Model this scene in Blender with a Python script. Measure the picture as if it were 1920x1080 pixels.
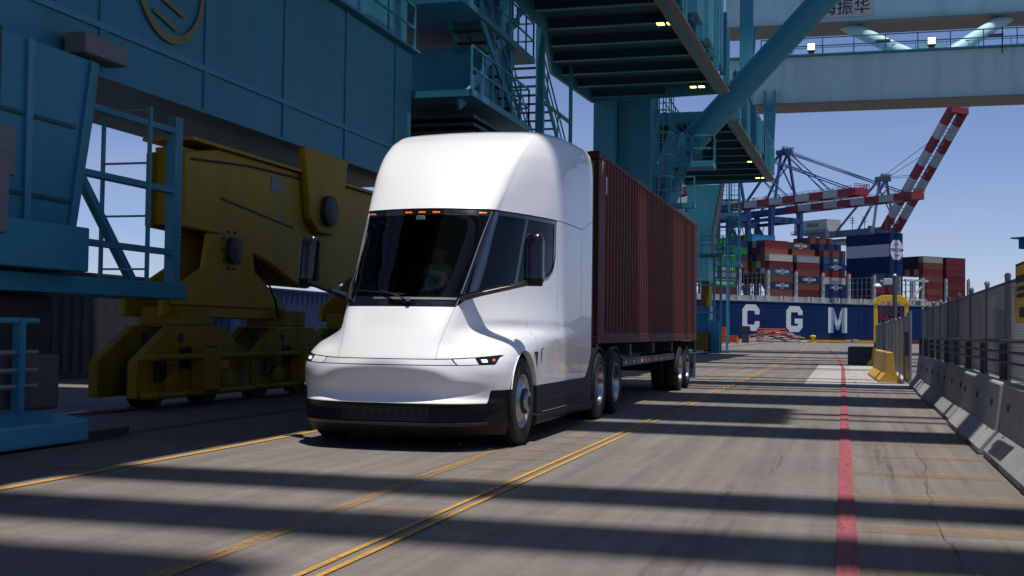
import bpy, bmesh, math, random
import numpy as np
from mathutils import Vector, Matrix

for o in list(bpy.data.objects):
    bpy.data.objects.remove(o, do_unlink=True)
scene = bpy.context.scene
COL = scene.collection
rnd = random.Random(7)

# ------------------------------------------------------------------ camera, sky, sun, exposure
cam = bpy.data.cameras.new('camera')
cam.lens = 36.0 * 2220.0 / 1920.0
cam.sensor_width = 36.0
cam.clip_start = 0.1
cam.clip_end = 20000.0
camo = bpy.data.objects.new('camera', cam)
COL.objects.link(camo)
camo.matrix_world = Matrix(((0.96311, -0.00292, 0.26909, 0.0),
                            (0.26879, -0.03815, -0.96244, 0.0),
                            (0.01308, 0.99927, -0.03596, 1.3),
                            (0, 0, 0, 1)))
scene.camera = camo

SUN = Vector((0.13, -0.11, 1.0)).normalized()          # towards the sun
SX, SY = 0.13, -0.11
elev = math.asin(SUN.z)
azim = math.atan2(SUN.x, SUN.y)
world = bpy.data.worlds.new('World')
scene.world = world
world.use_nodes = True
nt = world.node_tree
nt.nodes.clear()
sky = nt.nodes.new('ShaderNodeTexSky')
sky.sky_type = 'NISHITA'
sky.sun_disc = False
sky.sun_elevation = elev
sky.sun_rotation = azim
sky.altitude = 0
sky.air_density = 0.65
sky.dust_density = 0.3
sky.ozone_density = 6.0
bgn = nt.nodes.new('ShaderNodeBackground')
bgn.inputs['Strength'].default_value = 0.115
wout = nt.nodes.new('ShaderNodeOutputWorld')
wb = nt.nodes.new('ShaderNodeMix')          # slight warm white balance of the whole sky
wb.data_type = 'RGBA'
wb.blend_type = 'MULTIPLY'
wb.inputs[0].default_value = 1.0
wb.inputs[7].default_value = (1.14, 1.0, 1.02, 1)
nt.links.new(sky.outputs['Color'], wb.inputs[6])
# thin high haze: faint pale wisps all round the lower sky
wtc = nt.nodes.new('ShaderNodeTexCoord')
wmp = nt.nodes.new('ShaderNodeMapping')
wmp.inputs['Scale'].default_value = (2.2, 2.2, 11.0)
nt.links.new(wtc.outputs['Generated'], wmp.inputs['Vector'])
wnz = nt.nodes.new('ShaderNodeTexNoise')
wnz.inputs['Scale'].default_value = 1.6
wnz.inputs['Detail'].default_value = 6
wnz.inputs['Roughness'].default_value = 0.55
nt.links.new(wmp.outputs[0], wnz.inputs['Vector'])
wrp = nt.nodes.new('ShaderNodeMapRange')
wrp.inputs[1].default_value = 0.42
wrp.inputs[2].default_value = 0.75
wrp.inputs[3].default_value = 0.0
wrp.inputs[4].default_value = 0.55
nt.links.new(wnz.outputs['Fac'], wrp.inputs[0])
wsx = nt.nodes.new('ShaderNodeSeparateXYZ')
nt.links.new(wtc.outputs['Generated'], wsx.inputs[0])
wel = nt.nodes.new('ShaderNodeMapRange')
wel.inputs[1].default_value = 0.02
wel.inputs[2].default_value = 0.22
wel.inputs[3].default_value = 1.0
wel.inputs[4].default_value = 0.0
nt.links.new(wsx.outputs['Z'], wel.inputs[0])
wml = nt.nodes.new('ShaderNodeMath')
wml.operation = 'MULTIPLY'
nt.links.new(wrp.outputs[0], wml.inputs[0])
nt.links.new(wel.outputs[0], wml.inputs[1])
whz = nt.nodes.new('ShaderNodeMix')
whz.data_type = 'RGBA'
whz.inputs[7].default_value = (4.3, 4.1, 5.0, 1)
nt.links.new(wml.outputs[0], whz.inputs[0])
nt.links.new(wb.outputs[2], whz.inputs[6])
nt.links.new(whz.outputs[2], bgn.inputs['Color'])
nt.links.new(bgn.outputs[0], wout.inputs['Surface'])

sl = bpy.data.lights.new('sun', 'SUN')
sl.energy = 5.0
sl.angle = math.radians(0.53)
sl.color = (1.0, 0.955, 0.89)
slo = bpy.data.objects.new('sun', sl)
COL.objects.link(slo)
slo.rotation_euler = SUN.to_track_quat('Z', 'Y').to_euler()
slo.location = (20, -20, 100)

scene.view_settings.view_transform = 'Standard'
scene.view_settings.look = 'None'
scene.view_settings.exposure = 0.0
scene.view_settings.gamma = 1.0
scene.view_settings.use_curve_mapping = False
scene.render.engine = 'CYCLES'
scene.render.resolution_x = 1024
scene.render.resolution_y = 576
scene.cycles.max_bounces = 6
scene.cycles.transparent_max_bounces = 16
scene.cycles.caustics_reflective = False
scene.cycles.caustics_refractive = False

# ------------------------------------------------------------------ materials
MATS = {}
def mat(name, col, rough=0.5, metal=0.0, var=0.12, vscale=3.0, bump=0.0, bscale=40.0, coat=0.0,
        dirt=0.0, dirtcol=(0.05, 0.045, 0.04), spec=0.5, streak=False, emit=None, estr=0.0, rvar=0.22):
    """procedural paint: base colour broken up by noise, roughness noise, optional dirt and fine relief"""
    m = bpy.data.materials.new(name)
    m.use_nodes = True
    n = m.node_tree.nodes
    l = m.node_tree.links
    b = n['Principled BSDF']
    tc = n.new('ShaderNodeTexCoord')
    geo = n.new('ShaderNodeNewGeometry')
    src = geo.outputs['Position']
    mp = n.new('ShaderNodeMapping')
    if streak:
        mp.inputs['Scale'].default_value = (1, 1, 0.12)
    l.new(src, mp.inputs['Vector'])
    nz = n.new('ShaderNodeTexNoise')
    nz.inputs['Scale'].default_value = vscale
    nz.inputs['Detail'].default_value = 5
    nz.inputs['Roughness'].default_value = 0.6
    l.new(mp.outputs[0], nz.inputs['Vector'])
    mix = n.new('ShaderNodeMix')
    mix.data_type = 'RGBA'
    c = list(col)
    mix.inputs[6].default_value = (*[max(0, v * (1 - var)) for v in c], 1)
    mix.inputs[7].default_value = (*[min(1, v * (1 + var)) for v in c], 1)
    l.new(nz.outputs['Fac'], mix.inputs[0])
    out = mix.outputs[2]
    if dirt > 0:
        nz2 = n.new('ShaderNodeTexNoise')
        nz2.inputs['Scale'].default_value = vscale * 0.7
        nz2.inputs['Detail'].default_value = 8
        nz2.inputs['Roughness'].default_value = 0.72
        l.new(mp.outputs[0], nz2.inputs['Vector'])
        rp = n.new('ShaderNodeValToRGB')
        rp.color_ramp.elements[0].position = 0.5
        rp.color_ramp.elements[1].position = 0.78
        rp.color_ramp.elements[1].color = (dirt, dirt, dirt, 1)
        l.new(nz2.outputs['Fac'], rp.inputs[0])
        mx = n.new('ShaderNodeMix')
        mx.data_type = 'RGBA'
        mx.inputs[7].default_value = (*dirtcol, 1)
        l.new(rp.outputs[0], mx.inputs[0])
        l.new(out, mx.inputs[6])
        out = mx.outputs[2]
    l.new(out, b.inputs['Base Color'])
    mr = n.new('ShaderNodeMapRange')
    mr.inputs[3].default_value = max(0.02, rough * (1 - rvar))
    mr.inputs[4].default_value = min(1.0, rough * (1 + rvar))
    l.new(nz.outputs['Fac'], mr.inputs[0])
    l.new(mr.outputs[0], b.inputs['Roughness'])
    b.inputs['Metallic'].default_value = metal
    b.inputs['Specular IOR Level'].default_value = spec
    b.inputs['Coat Weight'].default_value = coat
    b.inputs['Coat Roughness'].default_value = 0.04
    if bump > 0:
        nb = n.new('ShaderNodeTexNoise')
        nb.inputs['Scale'].default_value = bscale
        nb.inputs['Detail'].default_value = 4
        l.new(src, nb.inputs['Vector'])
        bp = n.new('ShaderNodeBump')
        bp.inputs['Strength'].default_value = bump
        bp.inputs['Distance'].default_value = 0.01
        l.new(nb.outputs['Fac'], bp.inputs['Height'])
        l.new(bp.outputs[0], b.inputs['Normal'])
    if emit:
        b.inputs['Emission Color'].default_value = (*emit, 1)
        b.inputs['Emission Strength'].default_value = estr
    MATS[name] = m
    return m

def glass_mat(name, tint, rough=0.0, ior=1.5):
    m = bpy.data.materials.new(name)
    m.use_nodes = True
    n = m.node_tree.nodes
    l = m.node_tree.links
    n.clear()
    o = n.new('ShaderNodeOutputMaterial')
    tr = n.new('ShaderNodeBsdfTransparent')
    nz = n.new('ShaderNodeTexNoise')
    nz.inputs['Scale'].default_value = 1.5
    rp = n.new('ShaderNodeMapRange')
    rp.inputs[3].default_value = 0.9
    rp.inputs[4].default_value = 1.1
    l.new(nz.outputs['Fac'], rp.inputs[0])
    vm = n.new('ShaderNodeVectorMath')
    vm.operation = 'SCALE'
    vm.inputs[0].default_value = tint
    l.new(rp.outputs[0], vm.inputs['Scale'])
    l.new(vm.outputs[0], tr.inputs['Color'])
    gl = n.new('ShaderNodeBsdfGlossy')
    gl.inputs['Roughness'].default_value = rough
    fr = n.new('ShaderNodeFresnel')
    fr.inputs['IOR'].default_value = ior
    mx = n.new('ShaderNodeMixShader')
    l.new(fr.outputs[0], mx.inputs[0])
    l.new(tr.outputs[0], mx.inputs[1])
    l.new(gl.outputs[0], mx.inputs[2])
    l.new(mx.outputs[0], o.inputs['Surface'])
    MATS[name] = m
    return m

def ground_mat(name, base, streak=0.25, crack=True):
    m = bpy.data.materials.new(name)
    m.use_nodes = True
    n = m.node_tree.nodes
    l = m.node_tree.links
    b = n['Principled BSDF']
    geo = n.new('ShaderNodeNewGeometry')
    def noise(scale, vec, det=6, ro=0.6):
        q = n.new('ShaderNodeTexNoise')
        q.inputs['Scale'].default_value = scale
        q.inputs['Detail'].default_value = det
        q.inputs['Roughness'].default_value = ro
        l.new(vec, q.inputs['Vector'])
        return q.outputs['Fac']
    def ramp(fac, a, bb, p0=0.3, p1=0.7):
        r = n.new('ShaderNodeMapRange')
        r.inputs[1].default_value = p0
        r.inputs[2].default_value = p1
        r.inputs[3].default_value = a
        r.inputs[4].default_value = bb
        l.new(fac, r.inputs[0])
        return r.outputs[0]
    def mul(a, bb):
        q = n.new('ShaderNodeMath')
        q.operation = 'MULTIPLY'
        l.new(a, q.inputs[0])
        l.new(bb, q.inputs[1])
        return q.outputs[0]
    mp = n.new('ShaderNodeMapping')
    mp.inputs['Scale'].default_value = (3.2, 0.09, 1)
    l.new(geo.outputs['Position'], mp.inputs['Vector'])
    mp2 = n.new('ShaderNodeMapping')
    mp2.inputs['Scale'].default_value = (9.0, 0.25, 1)
    l.new(geo.outputs['Position'], mp2.inputs['Vector'])
    f = ramp(noise(0.35, geo.outputs['Position']), 0.88, 1.1)
    f = mul(f, ramp(noise(1.0, mp.outputs[0]), 1 - streak, 1 + streak * 0.7))
    f = mul(f, ramp(noise(1.0, mp2.outputs[0], 4), 1 - streak * 0.55, 1 + streak * 0.4))
    f = mul(f, ramp(noise(6.0, geo.outputs['Position'], 8, 0.75), 0.86, 1.12))
    f = mul(f, ramp(noise(160.0, geo.outputs['Position'], 3, 0.8), 0.72, 1.25))
    # dark blotches: oil and tyre rubber
    f = mul(f, ramp(noise(0.9, geo.outputs['Position'], 7, 0.7), 1.0, 0.84, 0.58, 0.76))
    vm = n.new('ShaderNodeVectorMath')
    vm.operation = 'SCALE'
    vm.inputs[0].default_value = base
    l.new(f, vm.inputs['Scale'])
    l.new(vm.outputs[0], b.inputs['Base Color'])
    l.new(ramp(noise(2.0, geo.outputs['Position']), 0.62, 0.9), b.inputs['Roughness'])
    b.inputs['Specular IOR Level'].default_value = 0.35
    nb = n.new('ShaderNodeTexNoise')
    nb.inputs['Scale'].default_value = 120
    nb.inputs['Detail'].default_value = 6
    l.new(geo.outputs['Position'], nb.inputs['Vector'])
    bp = n.new('ShaderNodeBump')
    bp.inputs['Strength'].default_value = 0.35
    bp.inputs['Distance'].default_value = 0.006
    l.new(nb.outputs['Fac'], bp.inputs['Height'])
    l.new(bp.outputs[0], b.inputs['Normal'])
    MATS[name] = m
    return m

def paint_mat(name, col, cover=0.5, scale=(8, 0.5, 1), amin=0.0, amax=1.0):
    """worn road paint: the paint is scraped away in streaks, the road shows through"""
    m = bpy.data.materials.new(name)
    m.use_nodes = True
    n = m.node_tree.nodes
    l = m.node_tree.links
    b = n['Principled BSDF']
    b.inputs['Roughness'].default_value = 0.75
    geo = n.new('ShaderNodeNewGeometry')
    mp = n.new('ShaderNodeMapping')
    mp.inputs['Scale'].default_value = scale
    l.new(geo.outputs['Position'], mp.inputs['Vector'])
    nz = n.new('ShaderNodeTexNoise')
    nz.inputs['Scale'].default_value = 1.0
    nz.inputs['Detail'].default_value = 9
    nz.inputs['Roughness'].default_value = 0.75
    l.new(mp.outputs[0], nz.inputs['Vector'])
    nz2 = n.new('ShaderNodeTexNoise')
    nz2.inputs['Scale'].default_value = 25
    nz2.inputs['Detail'].default_value = 6
    l.new(geo.outputs['Position'], nz2.inputs['Vector'])
    ad = n.new('ShaderNodeMath')
    ad.operation = 'MULTIPLY_ADD'
    ad.inputs[1].default_value = 0.35
    l.new(nz2.outputs['Fac'], ad.inputs[0])
    l.new(nz.outputs['Fac'], ad.inputs[2])
    r = n.new('ShaderNodeMapRange')
    mid = 0.675
    off = (cover - 0.5) * 0.5
    r.inputs[1].default_value = mid - off - 0.16
    r.inputs[2].default_value = mid - off + 0.16
    r.inputs[3].default_value = amin
    r.inputs[4].default_value = amax
    l.new(ad.outputs[0], r.inputs[0])
    l.new(r.outputs[0], b.inputs['Alpha'])
    mix = n.new('ShaderNodeMix')
    mix.data_type = 'RGBA'
    mix.inputs[6].default_value = (*[v * 0.75 for v in col], 1)
    mix.inputs[7].default_value = (*[min(1, v * 1.15) for v in col], 1)
    l.new(nz2.outputs['Fac'], mix.inputs[0])
    l.new(mix.outputs[2], b.inputs['Base Color'])
    MATS[name] = m
    return m

WHITE = mat('white_paint', (0.80, 0.80, 0.80), 0.34, coat=0.65, var=0.012, vscale=0.8, rvar=0.06, dirt=0.10, dirtcol=(0.5, 0.48, 0.45))
SEAM = mat('seam_shadow_grey', (0.28, 0.28, 0.29), 0.6, var=0.1)
BLACKP = mat('black_plastic', (0.006, 0.006, 0.007), 0.5, spec=0.28, var=0.2, bump=0.08, bscale=300, dirt=0.04, dirtcol=(0.06, 0.055, 0.05))
GLOSSB = mat('gloss_black', (0.006, 0.007, 0.009), 0.07, coat=0.8, var=0.1)
RUBBER = mat('rubber', (0.014, 0.0135, 0.013), 0.75, var=0.3, vscale=8, bump=0.25, bscale=120, dirt=0.25, dirtcol=(0.05, 0.045, 0.04))
MIRB = mat('mirror_shell_black', (0.006, 0.007, 0.009), 0.2, coat=0.15, var=0.1)
ALU = mat('aluminium', (0.40, 0.40, 0.415), 0.26, metal=1.0, var=0.06, vscale=10, bump=0.04)
STEEL = mat('dark_steel', (0.03, 0.03, 0.032), 0.55, var=0.3, dirt=0.35, dirtcol=(0.07, 0.05, 0.035), vscale=6, bump=0.1)
GALV = mat('galvanised_steel', (0.24, 0.26, 0.28), 0.5, metal=0.6, var=0.2, vscale=8, dirt=0.25, streak=True)
GALV2 = mat('fence_post_steel', (0.17, 0.19, 0.21), 0.5, metal=0.4, var=0.25, vscale=6, dirt=0.4, streak=True)
GALVD = mat('weathered_steel', (0.10, 0.11, 0.12), 0.6, metal=0.4, var=0.3, vscale=6, dirt=0.4, streak=True)
MAROON = mat('maroon_paint', (0.11, 0.024, 0.015), 0.6, spec=0.15, var=0.35, vscale=1.2, dirt=0.6, dirtcol=(0.06, 0.022, 0.016), bump=0.06, bscale=60, streak=True)
MAROOND = mat('maroon_rail_paint', (0.085, 0.019, 0.016), 0.6, spec=0.2, var=0.25, vscale=2.5, dirt=0.4, dirtcol=(0.05, 0.03, 0.022), bump=0.1, bscale=60)
TEAL = mat('crane_blue_paint', (0.030, 0.218, 0.312), 0.5, spec=0.35, var=0.22, vscale=1.1, dirt=0.5, dirtcol=(0.035, 0.085, 0.105), streak=True, bump=0.03, bscale=30)
TEALL = mat('crane_blue_sunlit', (0.40, 0.61, 0.66), 0.5, spec=0.3, var=0.14, vscale=0.9, dirt=0.5, dirtcol=(0.20, 0.30, 0.33), streak=True, bump=0.03, bscale=30)  # crane blue made pale: sunlight on the girders is put into the colour
TEALG = mat('crane_rail_paint', (0.05, 0.26, 0.36), 0.5, spec=0.35, var=0.2, vscale=3, dirt=0.25, dirtcol=(0.08, 0.07, 0.06))
UNDER = mat('crane_blue_in_shade', (0.02, 0.075, 0.105), 0.6, spec=0.3, var=0.25, vscale=0.8, dirt=0.5, dirtcol=(0.02, 0.025, 0.028))  # crane blue darkened: the shade beneath the decks is put into the colour
FLANGE = mat('worn_flange_paint', (0.16, 0.165, 0.165), 0.6, var=0.3, vscale=1.2, dirt=0.5, dirtcol=(0.08, 0.07, 0.06), bump=0.1)
YELLOW = mat('yellow_crane_paint', (0.36, 0.225, 0.006), 0.55, spec=0.25, var=0.2, vscale=1.2, dirt=0.45, dirtcol=(0.08, 0.055, 0.015), streak=True, bump=0.05)
YELBAR = mat('yellow_barrier_paint', (0.58, 0.33, 0.045), 0.6, var=0.15, vscale=2.5, dirt=0.4, dirtcol=(0.25, 0.15, 0.05), bump=0.1)
YELB = mat('bogie_yellow_in_shade', (0.25, 0.165, 0.008), 0.6, spec=0.2, var=0.3, vscale=2.0, dirt=0.8, dirtcol=(0.03, 0.025, 0.015), streak=True, bump=0.06)  # yellow with extra dirt, darkened so the bogies' shade sits in the colour
CONC2 = mat('stained_concrete', (0.28, 0.28, 0.275), 0.88, var=0.3, vscale=2, dirt=0.6, dirtcol=(0.10, 0.095, 0.09), bump=0.35, bscale=70, streak=True)
TAR = mat('tar_crack_fill', (0.075, 0.070, 0.066), 0.8, var=0.3, vscale=4)
DYEL = mat('grimy_yellow_paint', (0.16, 0.11, 0.015), 0.6, spec=0.2, var=0.3, dirt=0.7, dirtcol=(0.03, 0.03, 0.02))
EMBL = mat('faded_emblem_yellow', (0.20, 0.19, 0.06), 0.6, var=0.4, vscale=1.5, dirt=0.8, dirtcol=(0.03, 0.13, 0.18))
SIGNY = mat('sign_yellow', (0.70, 0.44, 0.01), 0.45, var=0.06)
SIGNK = mat('sign_black', (0.01, 0.01, 0.01), 0.5, var=0.1)
CONC = mat('concrete', (0.33, 0.33, 0.325), 0.85, var=0.22, vscale=3, dirt=0.35, dirtcol=(0.14, 0.135, 0.13), bump=0.3, bscale=90, streak=True)
CONCD = mat('dirty_concrete', (0.06, 0.06, 0.058), 0.9, var=0.4, vscale=4, dirt=0.4, dirtcol=(0.16, 0.155, 0.15), bump=0.3)
ORANGE = mat('orange_crate_paint', (0.62, 0.085, 0.018), 0.55, var=0.15, dirt=0.3)
REDP = mat('red_paint', (0.55, 0.03, 0.02), 0.45, var=0.15, dirt=0.2)
WOOD = mat('weathered_timber', (0.20, 0.13, 0.08), 0.85, var=0.4, vscale=4)
BLUES = mat('ship_crane_blue', (0.018, 0.055, 0.20), 0.5, var=0.15, vscale=0.1)
GREYC = mat('crane_grey', (0.13, 0.16, 0.22), 0.5, var=0.15, vscale=0.1)
BOOMR = mat('boom_red', (0.30, 0.018, 0.028), 0.5, var=0.1, vscale=0.2)
BOOMW = mat('boom_white', (0.48, 0.47, 0.46), 0.5, var=0.1, vscale=0.2, dirt=0.3, dirtcol=(0.25, 0.22, 0.2))
HULL = mat('hull_navy', (0.006, 0.026, 0.10), 0.6, spec=0.15, var=0.25, vscale=0.25, dirt=0.5, dirtcol=(0.03, 0.03, 0.05), streak=True)
HULLR = mat('hull_boot_red', (0.13, 0.03, 0.028), 0.7, var=0.3, vscale=0.3, dirt=0.5, dirtcol=(0.05, 0.03, 0.03))
LETTER = mat('hull_letter_white', (0.74, 0.74, 0.72), 0.5, var=0.05, vscale=0.2, dirt=0.2, dirtcol=(0.45, 0.33, 0.18))
SHIPG = mat('ship_grey_steel', (0.34, 0.345, 0.33), 0.6, var=0.15, vscale=0.3, dirt=0.4, dirtcol=(0.16, 0.12, 0.09))
SHIPD = mat('ship_dark_steel', (0.07, 0.07, 0.066), 0.7, var=0.3, vscale=0.4)
SHIPW = mat('ship_white', (0.52, 0.53, 0.58), 0.5, var=0.04, vscale=0.2)
LENS = mat('headlamp_lens', (0.75, 0.77, 0.78), 0.12, coat=0.8, var=0.02, emit=(1, 0.97, 0.9), estr=0.15)
LAMPE = mat('headlamp_beam', (0.9, 0.9, 0.9), 0.1, emit=(1.0, 0.97, 0.9), estr=2.5)
AMBER = mat('amber_lens', (0.85, 0.16, 0.01), 0.2, coat=0.5, emit=(1.0, 0.22, 0.02), estr=0.12)
LAMPY = mat('deck_lamp_glow', (0.9, 0.85, 0.4), 0.3, emit=(1.0, 0.86, 0.25), estr=4.0)
LAMPW = mat('floodlight_glow', (0.9, 0.9, 0.8), 0.3, emit=(1.0, 0.95, 0.75), estr=2.2)
VEST = mat('hi_vis_green', (0.24, 0.72, 0.05), 0.7, var=0.1)
VESTG = mat('reflective_tape', (0.6, 0.6, 0.62), 0.3, var=0.05)
SKIN = mat('skin', (0.40, 0.22, 0.15), 0.6, var=0.08)
HAIR = mat('hair', (0.02, 0.015, 0.01), 0.6, var=0.2)
CLOTH = mat('dark_cloth', (0.02, 0.022, 0.03), 0.85, var=0.2)
INTER = mat('cab_interior', (0.022, 0.023, 0.026), 0.7, var=0.15)
DASH = mat('dashboard', (0.10, 0.11, 0.115), 0.55, var=0.1)
SCREEN = mat('screen_glass', (0.01, 0.01, 0.012), 0.1, var=0.05)
MIRRORG = mat('mirror_glass', (0.75, 0.76, 0.78), 0.03, metal=1.0, var=0.02)
GLASS = glass_mat('windscreen_glass', (0.31, 0.34, 0.33), 0.0, 1.45)
GLASSD = glass_mat('side_window_glass', (0.22, 0.23, 0.23), 0.0, 1.32)
ASPH = ground_mat('yard_asphalt', (0.164, 0.142, 0.126), 0.24)
SLABM = ground_mat('concrete_slab', (0.36, 0.34, 0.315), 0.08)
YELP = paint_mat('yellow_road_paint', (0.52, 0.27, 0.035), 0.72, (16, 0.7, 1))
YELF = paint_mat('faded_yellow_road_paint', (0.44, 0.24, 0.05), 0.42, (10, 0.6, 1))
YELG = paint_mat('ghost_yellow_road_paint', (0.30, 0.19, 0.09), 0.5, (2.5, 6, 1), 0.12, 0.5)
REDM = paint_mat('red_road_paint', (0.27, 0.062, 0.072), 0.85, (12, 1.0, 1))
TYREM = paint_mat('tyre_rubber_marks', (0.05, 0.05, 0.052), 0.12, (5, 0.12, 1))
RAILM = mat('crane_rail_steel', (0.30, 0.29, 0.28), 0.35, metal=0.9, var=0.2, vscale=5)
WATER = mat('harbour_water', (0.02, 0.05, 0.07), 0.12, var=0.2, vscale=0.2, bump=0.6, bscale=0.8)

# ------------------------------------------------------------------ mesh helpers
def root_loc(p):
    loc = Vector((0, 0, 0))
    while p is not None:
        loc += p.location
        p = p.parent
    return loc

def tag(o, label=None, cat=None, group=None, kind=None):
    if label: o['label'] = label
    if cat: o['category'] = cat
    if group: o['group'] = group
    if kind: o['kind'] = kind
    return o

def empty(name, loc, label=None, cat=None, group=None):
    o = bpy.data.objects.new(name, None)
    o.empty_display_size = 0.2
    COL.objects.link(o)
    o.location = loc
    return tag(o, label, cat, group)

class MB:
    def __init__(self):
        self.v = []
        self.f = []
    def add(self, vs, fs):
        b = len(self.v)
        self.v += [tuple(map(float, q)) for q in vs]
        self.f += [tuple(b + i for i in q) for q in fs]
        return self
    def box(self, x0, x1, y0, y1, z0, z1):
        return self.add([(x0, y0, z0), (x1, y0, z0), (x1, y1, z0), (x0, y1, z0), (x0, y0, z1), (x1, y0, z1), (x1, y1, z1), (x0, y1, z1)],
                        [(0, 3, 2, 1), (4, 5, 6, 7), (0, 1, 5, 4), (1, 2, 6, 5), (2, 3, 7, 6), (3, 0, 4, 7)])
    def bar(self, p, q, w, h=None, up=(0, 0, 1)):
        h = w if h is None else h
        p = Vector(p); q = Vector(q)
        d = (q - p).normalized()
        u = Vector(up)
        if abs(d.dot(u)) > 0.98:
            u = Vector((0, 1, 0)) if abs(d.y) < 0.9 else Vector((1, 0, 0))
        s = d.cross(u).normalized()
        u = s.cross(d)
        vs = []
        for e in (p, q):
            for a, c in ((-1, -1), (1, -1), (1, 1), (-1, 1)):
                vs.append(e + s * (a * w / 2) + u * (c * h / 2))
        return self.add(vs, [(0, 1, 2, 3), (7, 6, 5, 4), (0, 4, 5, 1), (1, 5, 6, 2), (2, 6, 7, 3), (3, 7, 4, 0)])
    def tube(self, p, q, r, n=10, r2=None):
        r2 = r if r2 is None else r2
        p = Vector(p); q = Vector(q)
        d = (q - p).normalized()
        u = Vector((0, 0, 1)) if abs(d.z) < 0.95 else Vector((1, 0, 0))
        s = d.cross(u).normalized()
        u = s.cross(d)
        vs = []
        for e, rr in ((p, r), (q, r2)):
            for i in range(n):
                a = 2 * math.pi * i / n
                vs.append(e + s * (math.cos(a) * rr) + u * (math.sin(a) * rr))
        fs = [(i, n + i, n + (i + 1) % n, (i + 1) % n) for i in range(n)]
        fs += [tuple(range(n)), tuple(reversed(range(n, 2 * n)))]
        return self.add(vs, fs)
    def path(self, pts, r, n=8):
        for a, c in zip(pts[:-1], pts[1:]):
            self.tube(a, c, r, n)
        return self
    def prism(self, poly, axis, a, c):
        """poly: 2-D outline; axis 'x' -> (y,z), 'y' -> (x,z), 'z' -> (x,y)"""
        def P(t, q):
            return {'x': (t, q[0], q[1]), 'y': (q[0], t, q[1]), 'z': (q[0], q[1], t)}[axis]
        n = len(poly)
        vs = [P(a, q) for q in poly] + [P(c, q) for q in poly]
        fs = [(i, (i + 1) % n, n + (i + 1) % n, n + i) for i in range(n)]
        fs += [tuple(reversed(range(n))), tuple(range(n, 2 * n))]
        return self.add(vs, fs)
    def lathe(self, prof, c, axis='x', n=32, sgn=1):
        """prof: (offset along the axis, radius)"""
        vs = []
        for t, r in prof:
            for i in range(n):
                a = 2 * math.pi * i / n
                ca, sa = r * math.cos(a), r * math.sin(a)
                if axis == 'x': vs.append((c[0] + sgn * t, c[1] + ca, c[2] + sa))
                elif axis == 'y': vs.append((c[0] + ca, c[1] + sgn * t, c[2] + sa))
                else: vs.append((c[0] + ca, c[1] + sa, c[2] + sgn * t))
        fs = []
        for k in range(len(prof) - 1):
            for i in range(n):
                j = (i + 1) % n
                fs.append((k * n + i, k * n + j, (k + 1) * n + j, (k + 1) * n + i))
        return self.add(vs, fs)
    def grid(self, rows):
        nr, nc = len(rows), len(rows[0])
        vs = [q for r in rows for q in r]
        return self.add(vs, [(i * nc + j, i * nc + j + 1, (i + 1) * nc + j + 1, (i + 1) * nc + j) for i in range(nr - 1) for j in range(nc - 1)])
    def mesh(self, name, off, smooth=False, recalc=True):
        me = bpy.data.meshes.new(name)
        ox, oy, oz = off
        me.from_pydata([(x - ox, y - oy, z - oz) for x, y, z in self.v], [], self.f)
        if recalc:
            bm = bmesh.new()
            bm.from_mesh(me)
            bmesh.ops.recalc_face_normals(bm, faces=bm.faces)
            bm.to_mesh(me)
            bm.free()
        if smooth:
            me.polygons.foreach_set('use_smooth', [True] * len(me.polygons))
        me.update()
        return me
    def build(self, name, m, parent=None, smooth=False, bevel=0.0, label=None, cat=None, group=None, kind=None, auto=None, recalc=True, seg=2):
        if parent is None:
            a = np.array(self.v)
            off = Vector(((a[:, 0].min() + a[:, 0].max()) / 2, (a[:, 1].min() + a[:, 1].max()) / 2, a[:, 2].min()))
        else:
            off = root_loc(parent)
        me = self.mesh(name, off, smooth or auto is not None, recalc)
        me.materials.append(m)
        o = bpy.data.objects.new(name, me)
        COL.objects.link(o)
        if parent is None:
            o.location = off
        else:
            o.parent = parent
        if auto is not None:
            bm = bmesh.new(); bm.from_mesh(me)
            for e in bm.edges:
                if len(e.link_faces) == 2 and e.calc_face_angle(0) > math.radians(auto):
                    e.smooth = False
            bm.to_mesh(me); bm.free()
        if bevel > 0:
            b = o.modifiers.new('bevel', 'BEVEL')
            b.width = bevel
            b.segments = seg
            b.limit_method = 'ANGLE'
            b.angle_limit = math.radians(40)
        return tag(o, label, cat, group, kind)

def copy_tree(o, parent=None, delta=None):
    c = o.copy()
    COL.objects.link(c)
    if parent is not None:
        c.parent = parent
    for ch in list(o.children):
        copy_tree(ch, c)
    if delta is not None:
        c.location = o.location + Vector(delta)
    return c

def text_mesh(body, name, m, parent, size, mtx, extrude=0.01, font_bold=0.0, xscale=1.0):
    cu = bpy.data.curves.new(name, 'FONT')
    cu.body = body
    cu.size = size
    cu.extrude = extrude
    cu.offset = font_bold
    cu.align_x = 'CENTER'
    cu.align_y = 'CENTER'
    cu.resolution_u = 2
    o = bpy.data.objects.new(name, cu)
    COL.objects.link(o)
    dg = bpy.context.evaluated_depsgraph_get()
    me = bpy.data.meshes.new_from_object(o.evaluated_get(dg))
    bpy.data.objects.remove(o, do_unlink=True)
    off = root_loc(parent) if parent is not None else Vector((0, 0, 0))
    T = Matrix.Translation(-off) @ mtx @ Matrix.Diagonal((xscale, 1, 1, 1))
    me.transform(T)
    me.materials.clear()
    me.materials.append(m)
    ob = bpy.data.objects.new(name, me)
    COL.objects.link(ob)
    if parent is not None:
        ob.parent = parent
    return ob

# ------------------------------------------------------------------ ground, water, road markings
def sheet(name, x0, x1, y0, y1, z, m, nx=1, ny=1):
    rows = [[(x0 + (x1 - x0) * j / nx, y0 + (y1 - y0) * i / ny, z) for j in range(nx + 1)] for i in range(ny + 1)]
    o = MB().grid(rows).build(name, m, kind='structure', recalc=False)
    return o

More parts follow.
